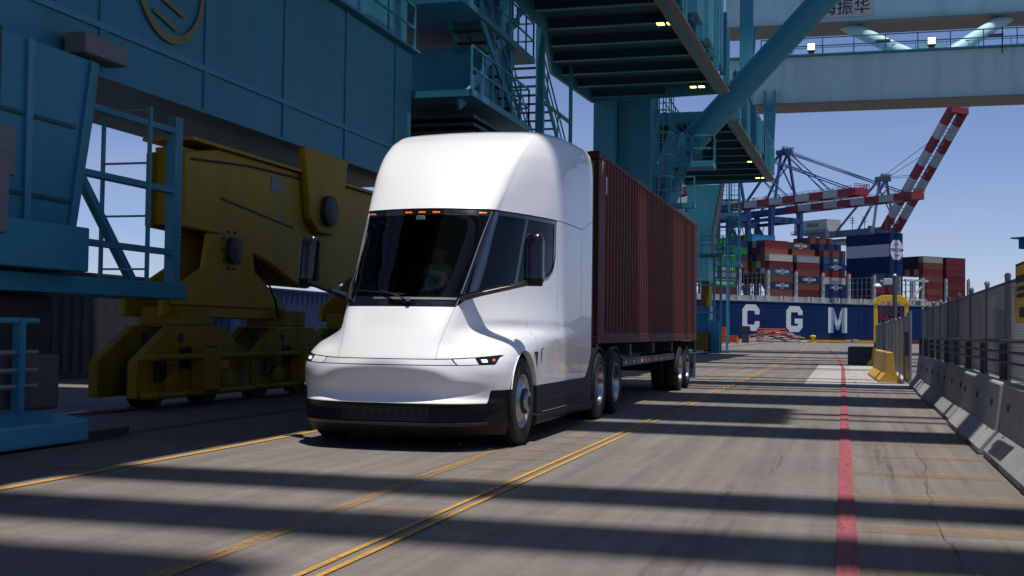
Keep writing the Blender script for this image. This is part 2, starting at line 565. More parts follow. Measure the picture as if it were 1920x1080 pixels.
g = MB()
g.grid([[(x, y, 0.0) for x in (-500, -60, -20, 0, 20, 60, 500)] for y in (-60, 0, 30, 60, 120, 199.5)])
g.add([(-500, 199.5, 0), (500, 199.5, 0), (500, 199.5, -8), (-500, 199.5, -8)], [(0, 3, 2, 1)])
g.build('ground', ASPH, kind='structure', recalc=False)
sheet('water', -9000, 9000, 199.0, 12000, -3.2, WATER)
sheet('pavement', -0.98, 1.95, 31.0, 53.8, 0.004, SLABM)

def line(name, pts, w, m, z=0.009):
    mb = MB()
    for (xa, ya), (xb, yb) in zip(pts[:-1], pts[1:]):
        mb.add([(xa - w / 2, ya, z), (xa + w / 2, ya, z), (xb + w / 2, yb, z), (xb - w / 2, yb, z)], [(0, 1, 2, 3)])
    mb.build(name, m, kind='structure', recalc=False)

line('lane_line', [(-6.30, 0), (-6.36, 9), (-6.40, 40), (-6.8, 70), (-8.6, 130)], 0.085, YELP)
line('lane_line', [(-3.30, 0), (-3.44, 7), (-3.55, 10), (-3.60, 14), (-3.62, 60), (-3.9, 100)], 0.12, YELF)
line('lane_line', [(-2.74, 0), (-2.75, 40), (-2.82, 70), (-3.4, 110)], 0.042, YELP)
line('lane_line', [(-2.63, 0), (-2.64, 40), (-2.71, 70), (-3.3, 110)], 0.042, YELP)
line('lane_line', [(0.03, 0), (0.03, 24), (0.02, 48), (-0.4, 80), (-1.5, 120)], 0.125, REDM, 0.013)
line('lane_line', [(-8.3, 0), (-8.4, 60), (-9.6, 110)], 0.11, REDM)
# ghost bars of an old crossing that was scraped off
def ghost(x0, x1, y0, y1, z=0.006):
    mb = MB()
    mb.add([(x0, y0, z), (x1, y0 + 0.03, z), (x1, y1, z), (x0, y1, z)], [(0, 1, 2, 3)])
    mb.build('faded_marking', YELG, kind='structure', recalc=False)
for y in (6.6, 8.2, 9.9, 11.5, 13.2, 14.7, 16.4, 19.5):
    ghost(0.13, 1.40, y, y + 0.34)
for i, y in enumerate((7.0, 7.9, 8.8, 9.7, 10.6, 11.5, 12.4, 13.3, 14.2)):
    ghost(-3.35, -2.80, y, y + 0.24)
for y in (9.2, 11.3, 13.4):
    ghost(-6.95, -6.42, y, y + 0.3)
# tyre marks that swing across the lanes
def skid(pts, w=0.22):
    mb = MB()
    z = 0.017
    for (xa, ya), (xb, yb) in zip(pts[:-1], pts[1:]):
        mb.add([(xa - w / 2, ya, z), (xa + w / 2, ya, z), (xb + w / 2, yb, z), (xb - w / 2, yb, z)], [(0, 1, 2, 3)])
    mb.build('tyre_mark', TYREM, kind='structure', recalc=False)
def curve(f, y0, y1, n=24):
    return [(f(y0 + (y1 - y0) * i / n), y0 + (y1 - y0) * i / n) for i in range(n + 1)]
for dx in (0.0, 0.36, 1.95, 2.3):
    skid(curve(lambda y: -4.6 + dx + 0.0009 * (y - 20) ** 2 * (1 if y > 20 else -1), 14, 75))
    skid(curve(lambda y: -1.2 + dx * 0.55 + 0.5 * math.sin(y * 0.06), 6, 58), 0.16)
for dx in (0.0, 0.3):
    skid(curve(lambda y: 0.9 + dx + 0.25 * math.sin(y * 0.35), 6, 20), 0.12)

# cracks filled with tar, wandering along and across the lanes
def crack(pts, w=0.009, seed=1):
    w = min(w, 0.006)
    rc = random.Random(seed)
    out = []
    for (xa, ya), (xb, yb) in zip(pts[:-1], pts[1:]):
        n = max(2, int(math.hypot(xb - xa, yb - ya) / 0.22))
        for i in range(n):
            t = i / n
            out.append((xa + (xb - xa) * t + rc.uniform(-0.03, 0.03), ya + (yb - ya) * t + rc.uniform(-0.05, 0.05)))
    out.append(pts[-1])
    mb = MB()
    z = 0.021
    for (xa, ya), (xb, yb) in zip(out[:-1], out[1:]):
        d = Vector((xb - xa, yb - ya, 0)).normalized()
        q = Vector((-d.y, d.x, 0)) * (w / 2 * rc.uniform(0.5, 1.3))
        mb.add([(xa - q.x, ya - q.y, z), (xa + q.x, ya + q.y, z), (xb + q.x, yb + q.y, z), (xb - q.x, yb - q.y, z)], [(0, 1, 2, 3)])
    mb.build('ground_crack', TAR, kind='structure')
crack([(0.75, 5), (0.62, 9), (0.8, 13), (0.7, 18), (0.85, 26)], seed=2)
crack([(-2.5, 11.2), (-1.6, 11.5), (-0.6, 11.3), (0.3, 11.7), (1.3, 11.5)], 0.012, 5)
# crane rail let into the ground on the left
rr = empty('crane_rail', (-10.6, 30, 0), 'steel crane rail let into the ground under the near yellow bogies', 'rail')
MB().box(-10.65, -10.55, -20, 199, 0.0, 0.045).build('rail_head', RAILM, rr)
MB().box(-10.78, -10.42, -20, 199, 0.0, 0.012).build('rail_slot', STEEL, rr)

# yellow bull rail along the far quay edge, in lengths
for i, (a, c) in enumerate(((-46, -34), (-33, -21), (-20, -9.5), (-8.6, 1.2), (2.2, 8.0))):
    mb = MB()
    mb.box(a, c, 198.6, 199.1, 0.12, 0.42)
    for k in range(4):
        x = a + (c - a) * (k + 0.5) / 4
        mb.box(x - 0.2, x + 0.2, 198.65, 199.05, 0, 0.12)
    mb.build('quay_kerb', YELP if i in (0,) else SIGNY, kind='structure')

# ------------------------------------------------------------------ concrete barriers on the right
def barrier_profile(w, h, toe):
    # half profile of a jersey barrier: foot, toe slope, steep upper face
    return [(-w / 2, 0), (-w / 2, 0.07), (-w / 2 + toe, 0.28), (-w * 0.13, h - 0.03), (-w * 0.10, h), (w * 0.10, h), (w * 0.13, h - 0.03), (w / 2 - toe, 0.28), (w / 2, 0.07), (w / 2, 0)]

def jersey(x, y0, y1, h, m, label, name='concrete_barrier', dx=0.0, cat='barrier', group=None, slots=True):
    w = 0.61
    r = empty(name, (x, (y0 + y1) / 2, 0), label, cat, group)
    pr = barrier_profile(w, h, 0.17)
    n = 10
    mb = MB()
    secs = []
    for i in range(n + 1):
        t = i / n
        y = y0 + (y1 - y0) * t
        xx = x + dx * t
        secs.append([(xx + px, y, pz) for px, pz in pr])
    k = len(pr)
    vs = [q for s in secs for q in s]
    fs = []
    for i in range(n):
        for j in range(k):
            jj = (j + 1) % k
            fs.append((i * k + j, i * k + jj, (i + 1) * k + jj, (i + 1) * k + j))
    fs += [tuple(range(k)), tuple(reversed(range(n * k, n * k + k)))]
    mb.add(vs, fs)
    mb.build('barrier_body', m, r, bevel=0.018)
    if slots:
        for t in (0.25, 0.75):   # fork pockets
            yc = y0 + (y1 - y0) * t
            xx = x + dx * t
            MB().box(xx - w / 2 - 0.004, xx + w / 2 + 0.004, yc - 0.3, yc + 0.3, 0.0, 0.062).build('fork_pocket', STEEL, r)
        for t in (0.12, 0.5, 0.88):  # lifting and drain sockets
            yc = y0 + (y1 - y0) * t
            xx = x + dx * t - 0.118
            MB().box(xx - 0.004, xx + 0.05, yc - 0.04, yc + 0.04, 0.52, 0.60).build('socket', STEEL, r)
        xm = x + dx
        MB().tube((xm, y1 + 0.03, 0.05), (xm, y1 + 0.03, h - 0.05), 0.025, 8).build('joint_pin', STEEL, r)
    return r

where = ['nearest the camera', 'second from the camera', 'third from the camera', 'fourth from the camera', 'fifth from the camera', 'farthest, beside the gate post']
y = 4.6
for i in range(6):
    L = 4.62
    x = 1.70 + 0.0107 * (y - 8)
    jit = (0.0, 0.02, -0.015, 0.025, -0.01, 0.015)[i]
    jersey(x + jit, y + 0.04, y + L - 0.04, 0.80, (CONC, CONC2)[i % 2], 'grey concrete jersey barrier under the mesh fence, %s' % where[i], dx=0.0107 * L, group='concrete barriers along the fence')
    y += L + 0.07
jersey(1.27, 34.3, 40.6, 0.84, YELBAR, 'yellow concrete barrier standing before the end of the grey barrier row', 'yellow_barrier', dx=-0.17, slots=False)
# barrier lying across the lane: dark face, bright yellow end
r = empty('barrier_block', (0.85, 54.4, 0), 'dark grimy concrete barrier turned across the lane behind the yellow one', 'barrier')
MB().prism([(54.10, 0), (54.10, 0.1), (54.25, 0.3), (54.33, 0.76), (54.47, 0.76), (54.55, 0.3), (54.7, 0.1), (54.7, 0)], 'x', 0.22, 1.48).build('barrier_body', CONCD, r, bevel=0.02)
MB().box(0.27, 1.42, 54.31, 54.49, 0.762, 0.80).build('rubber_cap', mat('red_brown_rubber', (0.06, 0.012, 0.012), 0.8), r)
r = empty('yellow_block', (1.32, 53.3, 0), 'small bright yellow wedge barrier at the end of the dark one', 'barrier')
MB().prism([(1.02, 0), (1.02, 0.1), (1.2, 0.28), (1.27, 0.78), (1.43, 0.78), (1.5, 0.28), (1.62, 0.1), (1.62, 0)], 'y', 53.0, 53.9).build('barrier_body', SIGNY, r, bevel=0.02)
MB().box(1.3, 1.4, 52.985, 53.0, 0.12, 0.66).build('end_groove', YELBAR, r)

# ------------------------------------------------------------------ mesh fence behind the barriers
def fence(y0, y1, x_at, z0, z1, step, label, wire=0.010, pitch=0.06, knob=True):
    f = empty('mesh_fence', (x_at((y0 + y1) / 2), (y0 + y1) / 2, 0), label, 'fence')
    n = int(round((y1 - y0) / step))
    for i in range(n + 1):
        yy = y0 + step * i
        x = x_at(yy)
        p = MB().tube((x, yy, 0), (x, yy, z1 + 0.03), 0.034 if i % 2 == 0 else 0.028, 12).build('post', GALV2, f, auto=40)
        MB().lathe([(0, 0.04), (0.025, 0.04), (0.05, 0.028), (0.06, 0.0)], (x, yy, z1 + 0.03), 'z', 12).build('cap', GALV, p, auto=40)
        if z0 > 0.5:
            MB().box(x - 0.09, x - 0.04, yy - 0.09, yy + 0.09, z0 - 0.05, z0 + 0.42).build('post_bracket', STEEL, p, bevel=0.01)
    for zz, rad in ((z1 - 0.03, 0.018), (z0 + 0.03, 0.006)):
        MB().tube((x_at(y0), y0, zz), (x_at(y1), y1, zz), rad, 8).build('tension_rail', GALVD, f, auto=40)
    # woven wire: two families of diagonals, panel by panel
    for i in range(n):
        ya = y0 + step * i + 0.03
        yb = ya + step - 0.06
        mb = MB()
        H = z1 - 0.05 - z0
        for sgn in (1, -1):
            d = -H
            while d < (yb - ya):
                s0 = max(0.0, -d)
                s1 = min(H, (yb - ya) - d)
                if s1 > s0 + 0.01:
                    a0, a1 = ya + d + s0, ya + d + s1
                    zA, zB = (z0 + s0, z0 + s1) if sgn > 0 else (z1 - 0.05 - s0, z1 - 0.05 - s1)
                    o_ = 0.002 * sgn
                    xa, xb = x_at(a0) + o_, x_at(a1) + o_
                    w = wire / 2
                    mb.add([(xa, a0, zA + w), (xa, a0, zA - w), (xa + w, a0, zA), (xb, a1, zB + w), (xb, a1, zB - w), (xb + w, a1, zB)],
                           [(0, 3, 4, 1), (1, 4, 5, 2), (2, 5, 3, 0)])
                d += pitch
        mb.build('wire_mesh', GALV, f, recalc=False, kind='stuff')
    return f
xf = lambda y: 1.86 + 0.0085 * (y - 8)
F1 = fence(6.2, 33.8, xf, 0.80, 1.99, 2.3, 'tall galvanised mesh fence standing on the row of grey barriers')
F2 = fence(36.0, 66.0, lambda y: 1.72 + 0.0 * y, 0.12, 1.80, 3.0, 'farther stretch of mesh fence running on past the gate', pitch=0.09, wire=0.01)
# guard rails in front of the mesh
for zz, rr_ in ((1.255, 0.021), (1.13, 0.016), (1.01, 0.016)):
    MB().tube((xf(5) - 0.12, 5.0, zz), (xf(28) - 0.12, 28.6, zz), rr_, 10).build('guard_rail', mat('brown_rail_%d' % int(zz * 100), (0.05, 0.043, 0.038), 0.55, metal=0.3, dirt=0.4, dirtcol=(0.16, 0.10, 0.06), vscale=5), F1, auto=40)
# gate posts and latch beyond
gt = empty('gate', (1.75, 34.9, 0), 'steel swing gate folded between the two stretches of mesh fence', 'gate')
for yy, h in ((34.3, 1.98), (34.75, 1.92), (35.2, 1.95), (35.6, 1.85)):
    MB().tube((1.78, yy, 0), (1.78, yy, h), 0.05, 12).build('gate_post', GALV, gt, auto=40)
for zz in (0.35, 1.0, 1.5, 1.78):
    MB().tube((1.78, 34.3, zz), (1.78, 35.6, zz), 0.03, 8).build('gate_rail', GALV, gt, auto=40)
MB().box(1.62, 1.72, 33.9, 34.25, 0.75, 1.42).build('latch_box', STEEL, gt, bevel=0.01)

# black and yellow notice boards on the fence
sg = empty('notice_board', (1.74, 12.9, 1.4), 'pair of yellow and black warning boards on the fence at the right edge', 'sign')
MB().box(1.735, 1.755, 12.2, 13.30, 1.86, 2.06).build('header_panel', SIGNK, sg, bevel=0.004)
MB().box(1.738, 1.752, 12.24, 13.27, 1.88, 1.90).build('stripe', SIGNY, sg)
MB().box(1.730, 1.734, 12.26, 13.20, 1.93, 2.03).build('stripe', SIGNY, sg)
MB().box(1.735, 1.755, 12.2, 13.30, 1.66, 1.852).build('notice_panel', SIGNY, sg, bevel=0.004)
MB().box(1.735, 1.755, 12.2, 13.30, 1.44, 1.652).build('notice_panel', SIGNY, sg, bevel=0.004)
for zz in (1.70, 1.77):
    MB().box(1.730, 1.734, 12.3, 13.18, zz, zz + 0.045).build('lettering_bar', SIGNK, sg)
MB().box(1.730, 1.734, 12.3, 13.0, 1.50, 1.60).build('lettering_bar', SIGNK, sg)
MB().box(1.745, 1.765, 13.32, 13.42, 1.55, 1.82).build('red_tag', REDP, sg)

# ------------------------------------------------------------------ things beyond the fence and on the far quay
lp = empty('camera_mast', (2.42, 60, 0), 'slim grey mast with white security lamp and camera behind the fence', 'mast')
MB().tube((2.42, 60, 0), (2.42, 60, 4.15), 0.11, 12).build('pole', GALVD, lp, auto=40)
MB().lathe([(0, 0.12), (0.06, 0.12), (0.14, 0.05), (0.15, 0)], (2.42, 60, 4.15), 'z', 12).build('cap', GALV, lp, auto=40)
MB().bar((2.42, 60, 3.85), (1.75, 60, 3.95), 0.1).build('arm', SHIPW, lp)
MB().lathe([(0, 0.0), (0.0, 0.16), (0.06, 0.2), (0.14, 0.14), (0.2, 0.06), (0.2, 0)], (1.62, 60, 3.62), 'z', 16).build('lamp_head', SHIPW, lp, auto=40)
MB().box(1.9, 2.3, 59.8, 60.2, 3.75, 4.05).build('camera_box', SHIPW, lp, bevel=0.02)

st = empty('yard_carrier', (4.45, 120, 0), 'yellow portal frame carrier with red scaffold inside, beyond the fence', 'carrier')
mb = MB()
for x in (3.05, 5.85):
    mb.box(x - 0.18, x + 0.18, 118.5, 119.3, 0, 4.7)
mb.build('leg_frame', SIGNY, st, bevel=0.05)
MB().prism([(2.87, 4.3), (3.1, 4.9), (3.6, 5.15), (5.3, 5.15), (5.8, 4.9), (6.03, 4.3), (5.4, 4.3), (5.2, 4.5), (3.7, 4.5), (3.5, 4.3)], 'y', 118.45, 119.35).build('top_beam', SIGNY, st, bevel=0.03)
for zz in (1.3, 2.1, 2.9, 3.6, 4.1):
    MB().bar((3.3, 118.9, zz), (5.6, 118.9, zz), 0.09).build('scaffold_rail', REDP, st)
for x in (3.5, 4.1, 4.7, 5.4):
    MB().bar((x, 118.9, 0.2), (x, 118.9, 4.2), 0.09).build('scaffold_post', REDP, st)
MB().box(3.4, 5.5, 118.2, 118.7, 1.9, 2.3).build('deck_plate', REDP, st)
MB().box(3.7, 4.6, 118.8, 120, 3.2, 4.0).build('cabin', SHIPD, st, bevel=0.05)
MB().box(3.5, 5.5, 119.5, 121, 0.4, 1.2).build('engine_box', REDP, st, bevel=0.05)
for x in (3.05, 5.85):
    MB().lathe([(-0.15, 0.0), (-0.15, 0.45), (0.15, 0.45), (0.15, 0.0)], (x, 118.7, 0.45), 'x', 20).build('wheel', RUBBER, st, auto=40)

def bollard(x, y, s, label):
    MB().lathe([(0, 0.42 * s), (0.08 * s, 0.42 * s), (0.1 * s, 0.25 * s), (0.6 * s, 0.24 * s), (0.75 * s, 0.38 * s), (0.88 * s, 0.42 * s), (1.0 * s, 0.36 * s), (1.06 * s, 0.0)], (x, y, 0), 'z', 20).build(
        'mooring_bollard', SIGNY, auto=40, label=label, cat='bollard', group='bollards on the quay edge')
bollard(-4.6, 198.0, 1.15, 'yellow mooring bollard on the quay before the hull letter M')
bollard(-15.1, 198.0, 1.0, 'yellow mooring bollard beside the solar panel stand')
bollard(-23.0, 197.0, 1.0, 'yellow mooring bollard behind the orange crates')

def crate(x0, x1, y0, y1, z0, z1, m, label):
    r = empty('crate', ((x0 + x1) / 2, (y0 + y1) / 2, z0), label, 'crate', 'crates on the quay')
    MB().box(x0 + 0.05, x1 - 0.05, y0 + 0.05, y1 - 0.05, z0 + 0.15, z1 - 0.08).build('crate_bin', m, r)
    for x in (x0, x1 - 0.1):
        for yy in (y0, y1 - 0.1):
            MB().box(x, x + 0.1, yy, yy + 0.1, z0, z1).build('corner_post', m, r)
    for k in range(3):
        zz = z0 + 0.2 + (z1 - z0 - 0.3) * k / 2
        MB().box(x0 + 0.1, x1 - 0.1, y0 - 0.03, y0 + 0.04, zz, zz + 0.09).build('slat', m, r)
crate(-14.6, -12.6, 149, 150.6, 0, 1.05, ORANGE, 'orange steel crate, right one of the two on the quay floor')
crate(-16.8, -14.8, 150, 151.5, 0, 0.95, WOOD, 'brown timber crate left of the orange crates')
crate(-15.9, -14.3, 152.3, 153.8, 0, 2.1, ORANGE, 'tall orange crate standing behind the other crates')
crate(-18.6, -17.2, 151, 152.2, 0, 1.0, ORANGE, 'orange crate half hidden behind the teal crane gear')

so = empty('solar_panel_stand', (-12.9, 165, 0), 'grey cabinet with a tilted solar panel on top, before the letter C', 'solar panel')
MB().box(-13.3, -12.35, 164.6, 165.4, 0.05, 1.25).build('cabinet', GALVD, so, bevel=0.03)
MB().bar((-12.9, 165, 1.2), (-12.9, 165, 1.85), 0.12).build('post', STEEL, so)
MB().add([(-13.65, 164.5, 2.3), (-12.2, 164.5, 2.3), (-12.05, 164.1, 1.6), (-13.5, 164.1, 1.6), (-13.65, 164.56, 2.34), (-12.2, 164.56, 2.34), (-12.05, 164.16, 1.64), (-13.5, 164.16, 1.64)],
         [(0, 1, 2, 3), (7, 6, 5, 4), (0, 4, 5, 1), (1, 5, 6, 2), (2, 6, 7, 3), (3, 7, 4, 0)]).build('solar_panel', SCREEN, so)
# stacked gangway rails: long bowed pipes
pl = empty('pipe_pile', (-10, 186, 0), 'pile of long bowed red and grey pipe rails lying before the ship', 'pile')
rp = random.Random(3)
for k in range(13):
    z = 0.18 + 0.115 * k
    half = 5.2 - 0.2 * k - rp.random() * 0.9
    cx = -10.2 + rp.uniform(-0.8, 0.8)
    pts = [(cx + half * t, 185 + rp.uniform(-0.1, 0.1) + (k % 3) * 0.7, max(0.08, z + 0.28 * (1 - t * t) * (0.6 if k < 6 else 1))) for t in np.linspace(-1, 1, 9)]
    MB().path(pts, 0.075, 6).build('pipe', [REDP, GALV, ORANGE, GALVD][k % 4] if k > 3 else GALV, pl)
MB().path([(-12.6, 185.5, 1.2), (-12.5, 185.5, 2.05), (-8.3, 185.5, 2.05), (-8.2, 185.5, 1.2)], 0.06, 6).build('hoop', ORANGE, pl)
for k in range(5):
    MB().box(-14.5 + k * 2, -14.3 + k * 2, 184.6, 187, 0, 0.16).build('timber_bearer', WOOD, pl)
# rubber fenders and low clutter along the quay
for k, x in enumerate((-29.0, -27.4, 0.4, 1.5)):
    MB().box(x, x + 0.9, 196.5, 197.4, 0, 0.5 + 0.1 * (k % 2)).build('quay_block', CONC, bevel=0.05, label=['grey concrete block at the far left of the quay', 'grey concrete block second on the left of the quay', 'grey concrete block on the quay right of the bollard', 'grey concrete block nearest the fence on the quay'][k], cat='block', group='concrete blocks on the quay')

# ------------------------------------------------------------------ the white tractor unit
TX, TY = -4.72, 12.55              # truck axis and the y of its local origin
truck = empty('tractor_unit', (TX, TY, 0), 'white streamlined semi truck tractor driving toward the camera', 'truck')

# plan outlines of the cab at rising heights: (v, [(x, y[, z]) for eight columns from nose centre to cab rear])
ROWS = [
 (0.15, [(0, -.56), (.45, -.53), (.78, -.42), (1.02, -.20), (1.16, .02), (1.22, 1.06), (1.23, 3.46), (1.23, 4.15)]),
 (0.30, [(0, -.69), (.45, -.66), (.80, -.56), (1.06, -.31), (1.20, -.03), (1.24, 1.06), (1.24, 3.46), (1.24, 4.15)]),
 (0.46, [(0, -.69), (.45, -.66), (.79, -.56), (1.05, -.33), (1.20, -.05), (1.24, 1.06), (1.24, 3.46), (1.24, 4.15)]),
 (0.515, [(0, -.725), (.47, -.70), (.80, -.61), (1.06, -.36), (1.20, -.05), (1.24, 1.06), (1.24, 3.46), (1.24, 4.15)]),
 (0.56, [(0, -.685), (.47, -.66), (.79, -.575), (1.05, -.345), (1.20, -.05), (1.24, 1.06), (1.24, 3.46), (1.24, 4.15)]),
 (0.62, [(0, -.665), (.47, -.64), (.78, -.56), (1.05, -.35), (1.205, -.06), (1.24, 1.06), (1.24, 3.46), (1.24, 4.15)]),
 (0.76, [(0, -.72), (.47, -.695), (.77, -.605), (1.05, -.375), (1.205, -.07), (1.24, 1.06), (1.24, 3.46), (1.24, 4.15)]),
 (0.90, [(0, -.765), (.42, -.735), (.66, -.645), (1.02, -.40), (1.20, -.06), (1.24, 1.06), (1.24, 3.46), (1.24, 4.15)]),
 (0.98, [(0, -.755), (.38, -.725), (.57, -.65), (.97, -.41), (1.19, -.03), (1.24, 1.07), (1.24, 3.46), (1.24, 4.15)]),
 (1.06, [(0, -.71), (.36, -.68), (.56, -.605), (.92, -.37), (1.165, .03), (1.24, 1.10), (1.24, 3.46), (1.24, 4.15)]),
 (1.14, [(0, -.66), (.36, -.63), (.565, -.55), (.87, -.27), (1.12, .12), (1.235, 1.15), (1.24, 3.46), (1.24, 4.15)]),
 (1.22, [(0, -.61), (.37, -.58), (.575, -.495), (.82, -.19), (1.05, .28), (1.225, 1.30), (1.24, 3.46), (1.24, 4.15)]),
 (1.30, [(0, -.56), (.39, -.53), (.588, -.435), (.78, -.09), (.99, .50), (1.20, 1.55), (1.24, 3.46), (1.24, 4.15)]),
 (1.44, [(0, -.48), (.39, -.45), (.615, -.32), (.765, .00), (.985, .62), (1.195, 1.72), (1.24, 3.46), (1.24, 4.15)]),
 (1.58, [(0, -.40), (.42, -.37), (.64, -.20), (.76, .08), (.98, .75), (1.19, 1.85), (1.24, 3.46), (1.24, 4.15)]),
 (2.00, [(0, -.07), (.45, -.02), (.69, .13), (.79, .38), (.99, 1.02), (1.195, 2.08), (1.24, 3.46), (1.24, 4.15)]),
 (2.40, [(0, .22), (.47, .27), (.735, .43), (.81, .62), (1.0, 1.22), (1.20, 2.10), (1.24, 3.46), (1.24, 4.15)]),
 (2.70, [(0, .43), (.48, .49), (.775, .67), (.83, .82), (1.02, 1.36), (1.20, 2.12), (1.24, 3.46), (1.24, 4.15)]),
 (3.00, [(0, .68), (.49, .74), (.81, .92), (.88, 1.05), (1.04, 1.53), (1.20, 2.20), (1.237, 3.46), (1.24, 4.15)]),
 (3.28, [(0, .97), (.50, 1.02), (.845, 1.18), (.92, 1.31), (1.06, 1.72), (1.195, 2.32), (1.235, 3.48), (1.24, 4.15)]),
 (3.55, [(0, 1.33), (.51, 1.37), (.87, 1.52), (.95, 1.64), (1.07, 1.99), (1.18, 2.52), (1.225, 3.50), (1.235, 4.15)]),
 (3.74, [(0, 1.69), (.51, 1.73), (.87, 1.86), (.95, 1.98), (1.05, 2.28), (1.15, 2.74), (1.20, 3.55), (1.215, 4.15)]),
 (3.86, [(0, 2.05), (.50, 2.09), (.85, 2.20), (.92, 2.31), (1.01, 2.56), (1.09, 2.96), (1.15, 3.62), (1.17, 4.15)]),
 (3.925, [(0, 2.42), (.48, 2.45), (.79, 2.54), (.86, 2.63), (.94, 2.83), (1.01, 3.15), (1.07, 3.7), (1.09, 4.15)]),
 (3.96, [(0, 2.85), (.42, 2.87), (.68, 2.94), (.74, 3.0), (.81, 3.14), (.87, 3.38), (.92, 3.78), (.94, 4.15)]),
]
for _v, _c in ROWS:                 # even curvature across bonnet, windscreen and roof
    if _v >= 0.98:
        _c[1] = (_c[2][0] * 0.5, _c[0][1] + 0.25 * (_c[2][1] - _c[0][1]))
ROWS3 = [(v, [(x, yy, v) for x, yy in c]) for v, c in ROWS]
ROWS3.append((4.05, [(x * 0.55, 2.85 + (4.15 - 2.85) * 0.55 + (yy - 2.85) * 0.45, 3.972) for x, yy in ROWS[-1][1]]))
ROWS3.append((4.15, [(x * 0.2, 4.15, 3.975) for x, yy in ROWS[-1][1]]))
VV = np.array([r[0] for r in ROWS3])
CC = np.array([r[1] for r in ROWS3])           # rows, columns, xyz

def hermite(ts, P, t):
    t = min(max(t, ts[0]), ts[-1])
    i = int(np.searchsorted(ts, t, side='right') - 1)
    i = min(max(i, 0), len(ts) - 2)
    def tang(k):
        if k == 0: return (P[1] - P[0]) / (ts[1] - ts[0])
        if k == len(ts) - 1: return (P[-1] - P[-2]) / (ts[-1] - ts[-2])
        a = (P[k] - P[k - 1]) / (ts[k] - ts[k - 1])
        b = (P[k + 1] - P[k]) / (ts[k + 1] - ts[k])
        w1, w2 = ts[k + 1] - ts[k], ts[k] - ts[k - 1]
        return (a * w1 + b * w2) / (w1 + w2)
    h = ts[i + 1] - ts[i]
    s = (t - ts[i]) / h
    m0, m1 = tang(i) * h, tang(i + 1) * h
    return (2 * s**3 - 3 * s**2 + 1) * P[i] + (s**3 - 2 * s**2 + s) * m0 + (-2 * s**3 + 3 * s**2) * P[i + 1] + (s**3 - s**2) * m1

_cache = {}
def row_at(v):
    key = round(v, 4)
    if key not in _cache:
        row = hermite(VV, CC, key)
        mir = row[1].copy(); mir[0] = -mir[0]
        pts = np.vstack([mir, row])
        t = np.concatenate([[0.0], np.cumsum(np.sqrt(np.linalg.norm(np.diff(pts, axis=0), axis=1)))])
        n = len(pts)
        tg = np.zeros_like(pts)
        d = np.diff(pts, axis=0) / np.diff(t)[:, None]
        tg[0], tg[-1] = d[0], d[-1]
        w = np.diff(t)
        tg[1:-1] = (d[:-1] * w[1:, None] + d[1:] * w[:-1, None]) / (w[1:] + w[:-1])[:, None]
        _cache[key] = [pts, t, tg, None, None]
    return _cache[key]
def _ev(c, a):
    pts, t, tg = c[0], c[1], c[2]
    i = min(int(a), 6) + 1
    s = a + 1 - i
    h = t[i + 1] - t[i]
    s2, s3 = s * s, s * s * s
    return (2 * s3 - 3 * s2 + 1) * pts[i] + (s3 - 2 * s2 + s) * h * tg[i] + (-2 * s3 + 3 * s2) * pts[i + 1] + (s3 - s2) * h * tg[i + 1]
def S(u, v):
    """point of the cab skin in truck coordinates; u<0 is the mirrored side"""
    p = _ev(row_at(v), min(abs(u), 7.0))
    return np.array([-p[0] if u < 0 else p[0], p[1], p[2]])

def u_at_y(yy, v):
    c = row_at(round(v, 2))
    if c[3] is None:
        c[4] = np.linspace(2, 7, 161)
        c[3] = np.array([_ev(c, u)[1] for u in c[4]])
    return float(np.interp(yy, c[3], c[4]))

AX = np.array((0.0, 2.3, 1.7))
def nrm(u, v, e=0.012):
    u0, u1 = (u - e, u + e) if abs(u) < 6.98 else ((u - 2 * e, u) if u > 0 else (u, u + 2 * e))
    v0, v1 = max(VV[0], v - e), min(VV[-1], v + e)
    n = np.cross(S(u1, v) - S(u0, v), S(u, v1) - S(u, v0))
    n /= (np.linalg.norm(n) + 1e-9)
    return n if np.dot(n, S(u, v) - AX) > 0 else -n

def skin(name, m, fn, ns=24, nt=24, off=0.0, thick=0.0, parent=None, label=None, smooth=True):
    """panel: fn(s,t) -> (u,v) on the skin; shaded with the exact normals of the skin"""
    rows, N = [], []
    for i in range(nt + 1):
        r = []
        for j in range(ns + 1):
            u, v = fn(j / ns, i / nt)
            p = S(u, v)
            n = nrm(u, v)
            N.append(tuple(n))
            if off:
                p = p + n * off
            r.append((p[0] + TX, p[1] + TY, p[2]))
        rows.append(r)
    mb = MB().grid(rows)
    a, b_, c = (np.array(rows[nt // 2][ns // 2]), np.array(rows[nt // 2][ns // 2 + 1]), np.array(rows[nt // 2 + 1][ns // 2]))
    if np.dot(np.cross(b_ - a, c - a), np.array(N[(nt // 2) * (ns + 1) + ns // 2])) < 0:
        mb.f = [tuple(reversed(q)) for q in mb.f]
    if thick:       # thin raised pieces get real sides
        k = (ns + 1) * (nt + 1)
        base = [tuple(np.array(q) - np.array(n) * thick) for q, n in zip(mb.v, N)]
        mb.v += base
        edge = [j for j in range(ns + 1)] + [i * (ns + 1) + ns for i in range(1, nt + 1)] + [nt * (ns + 1) + j for j in range(ns - 1, -1, -1)] + [i * (ns + 1) for i in range(nt - 1, 0, -1)]
        for e0, e1 in zip(edge, edge[1:] + edge[:1]):
            mb.f.append((e0, e1, e1 + k, e0 + k))
        return mb.build(name, m, parent or truck, recalc=True, auto=35, label=label)
    o = mb.build(name, m, parent or truck, smooth=smooth, recalc=False, label=label)
    o.data.normals_split_custom_set_from_vertices(N)
    return o

lerp = lambda a, b_, t: a + (b_ - a) * t
def smooth01(t):
    t = min(max(t, 0), 1)
    return t * t * (3 - 2 * t)
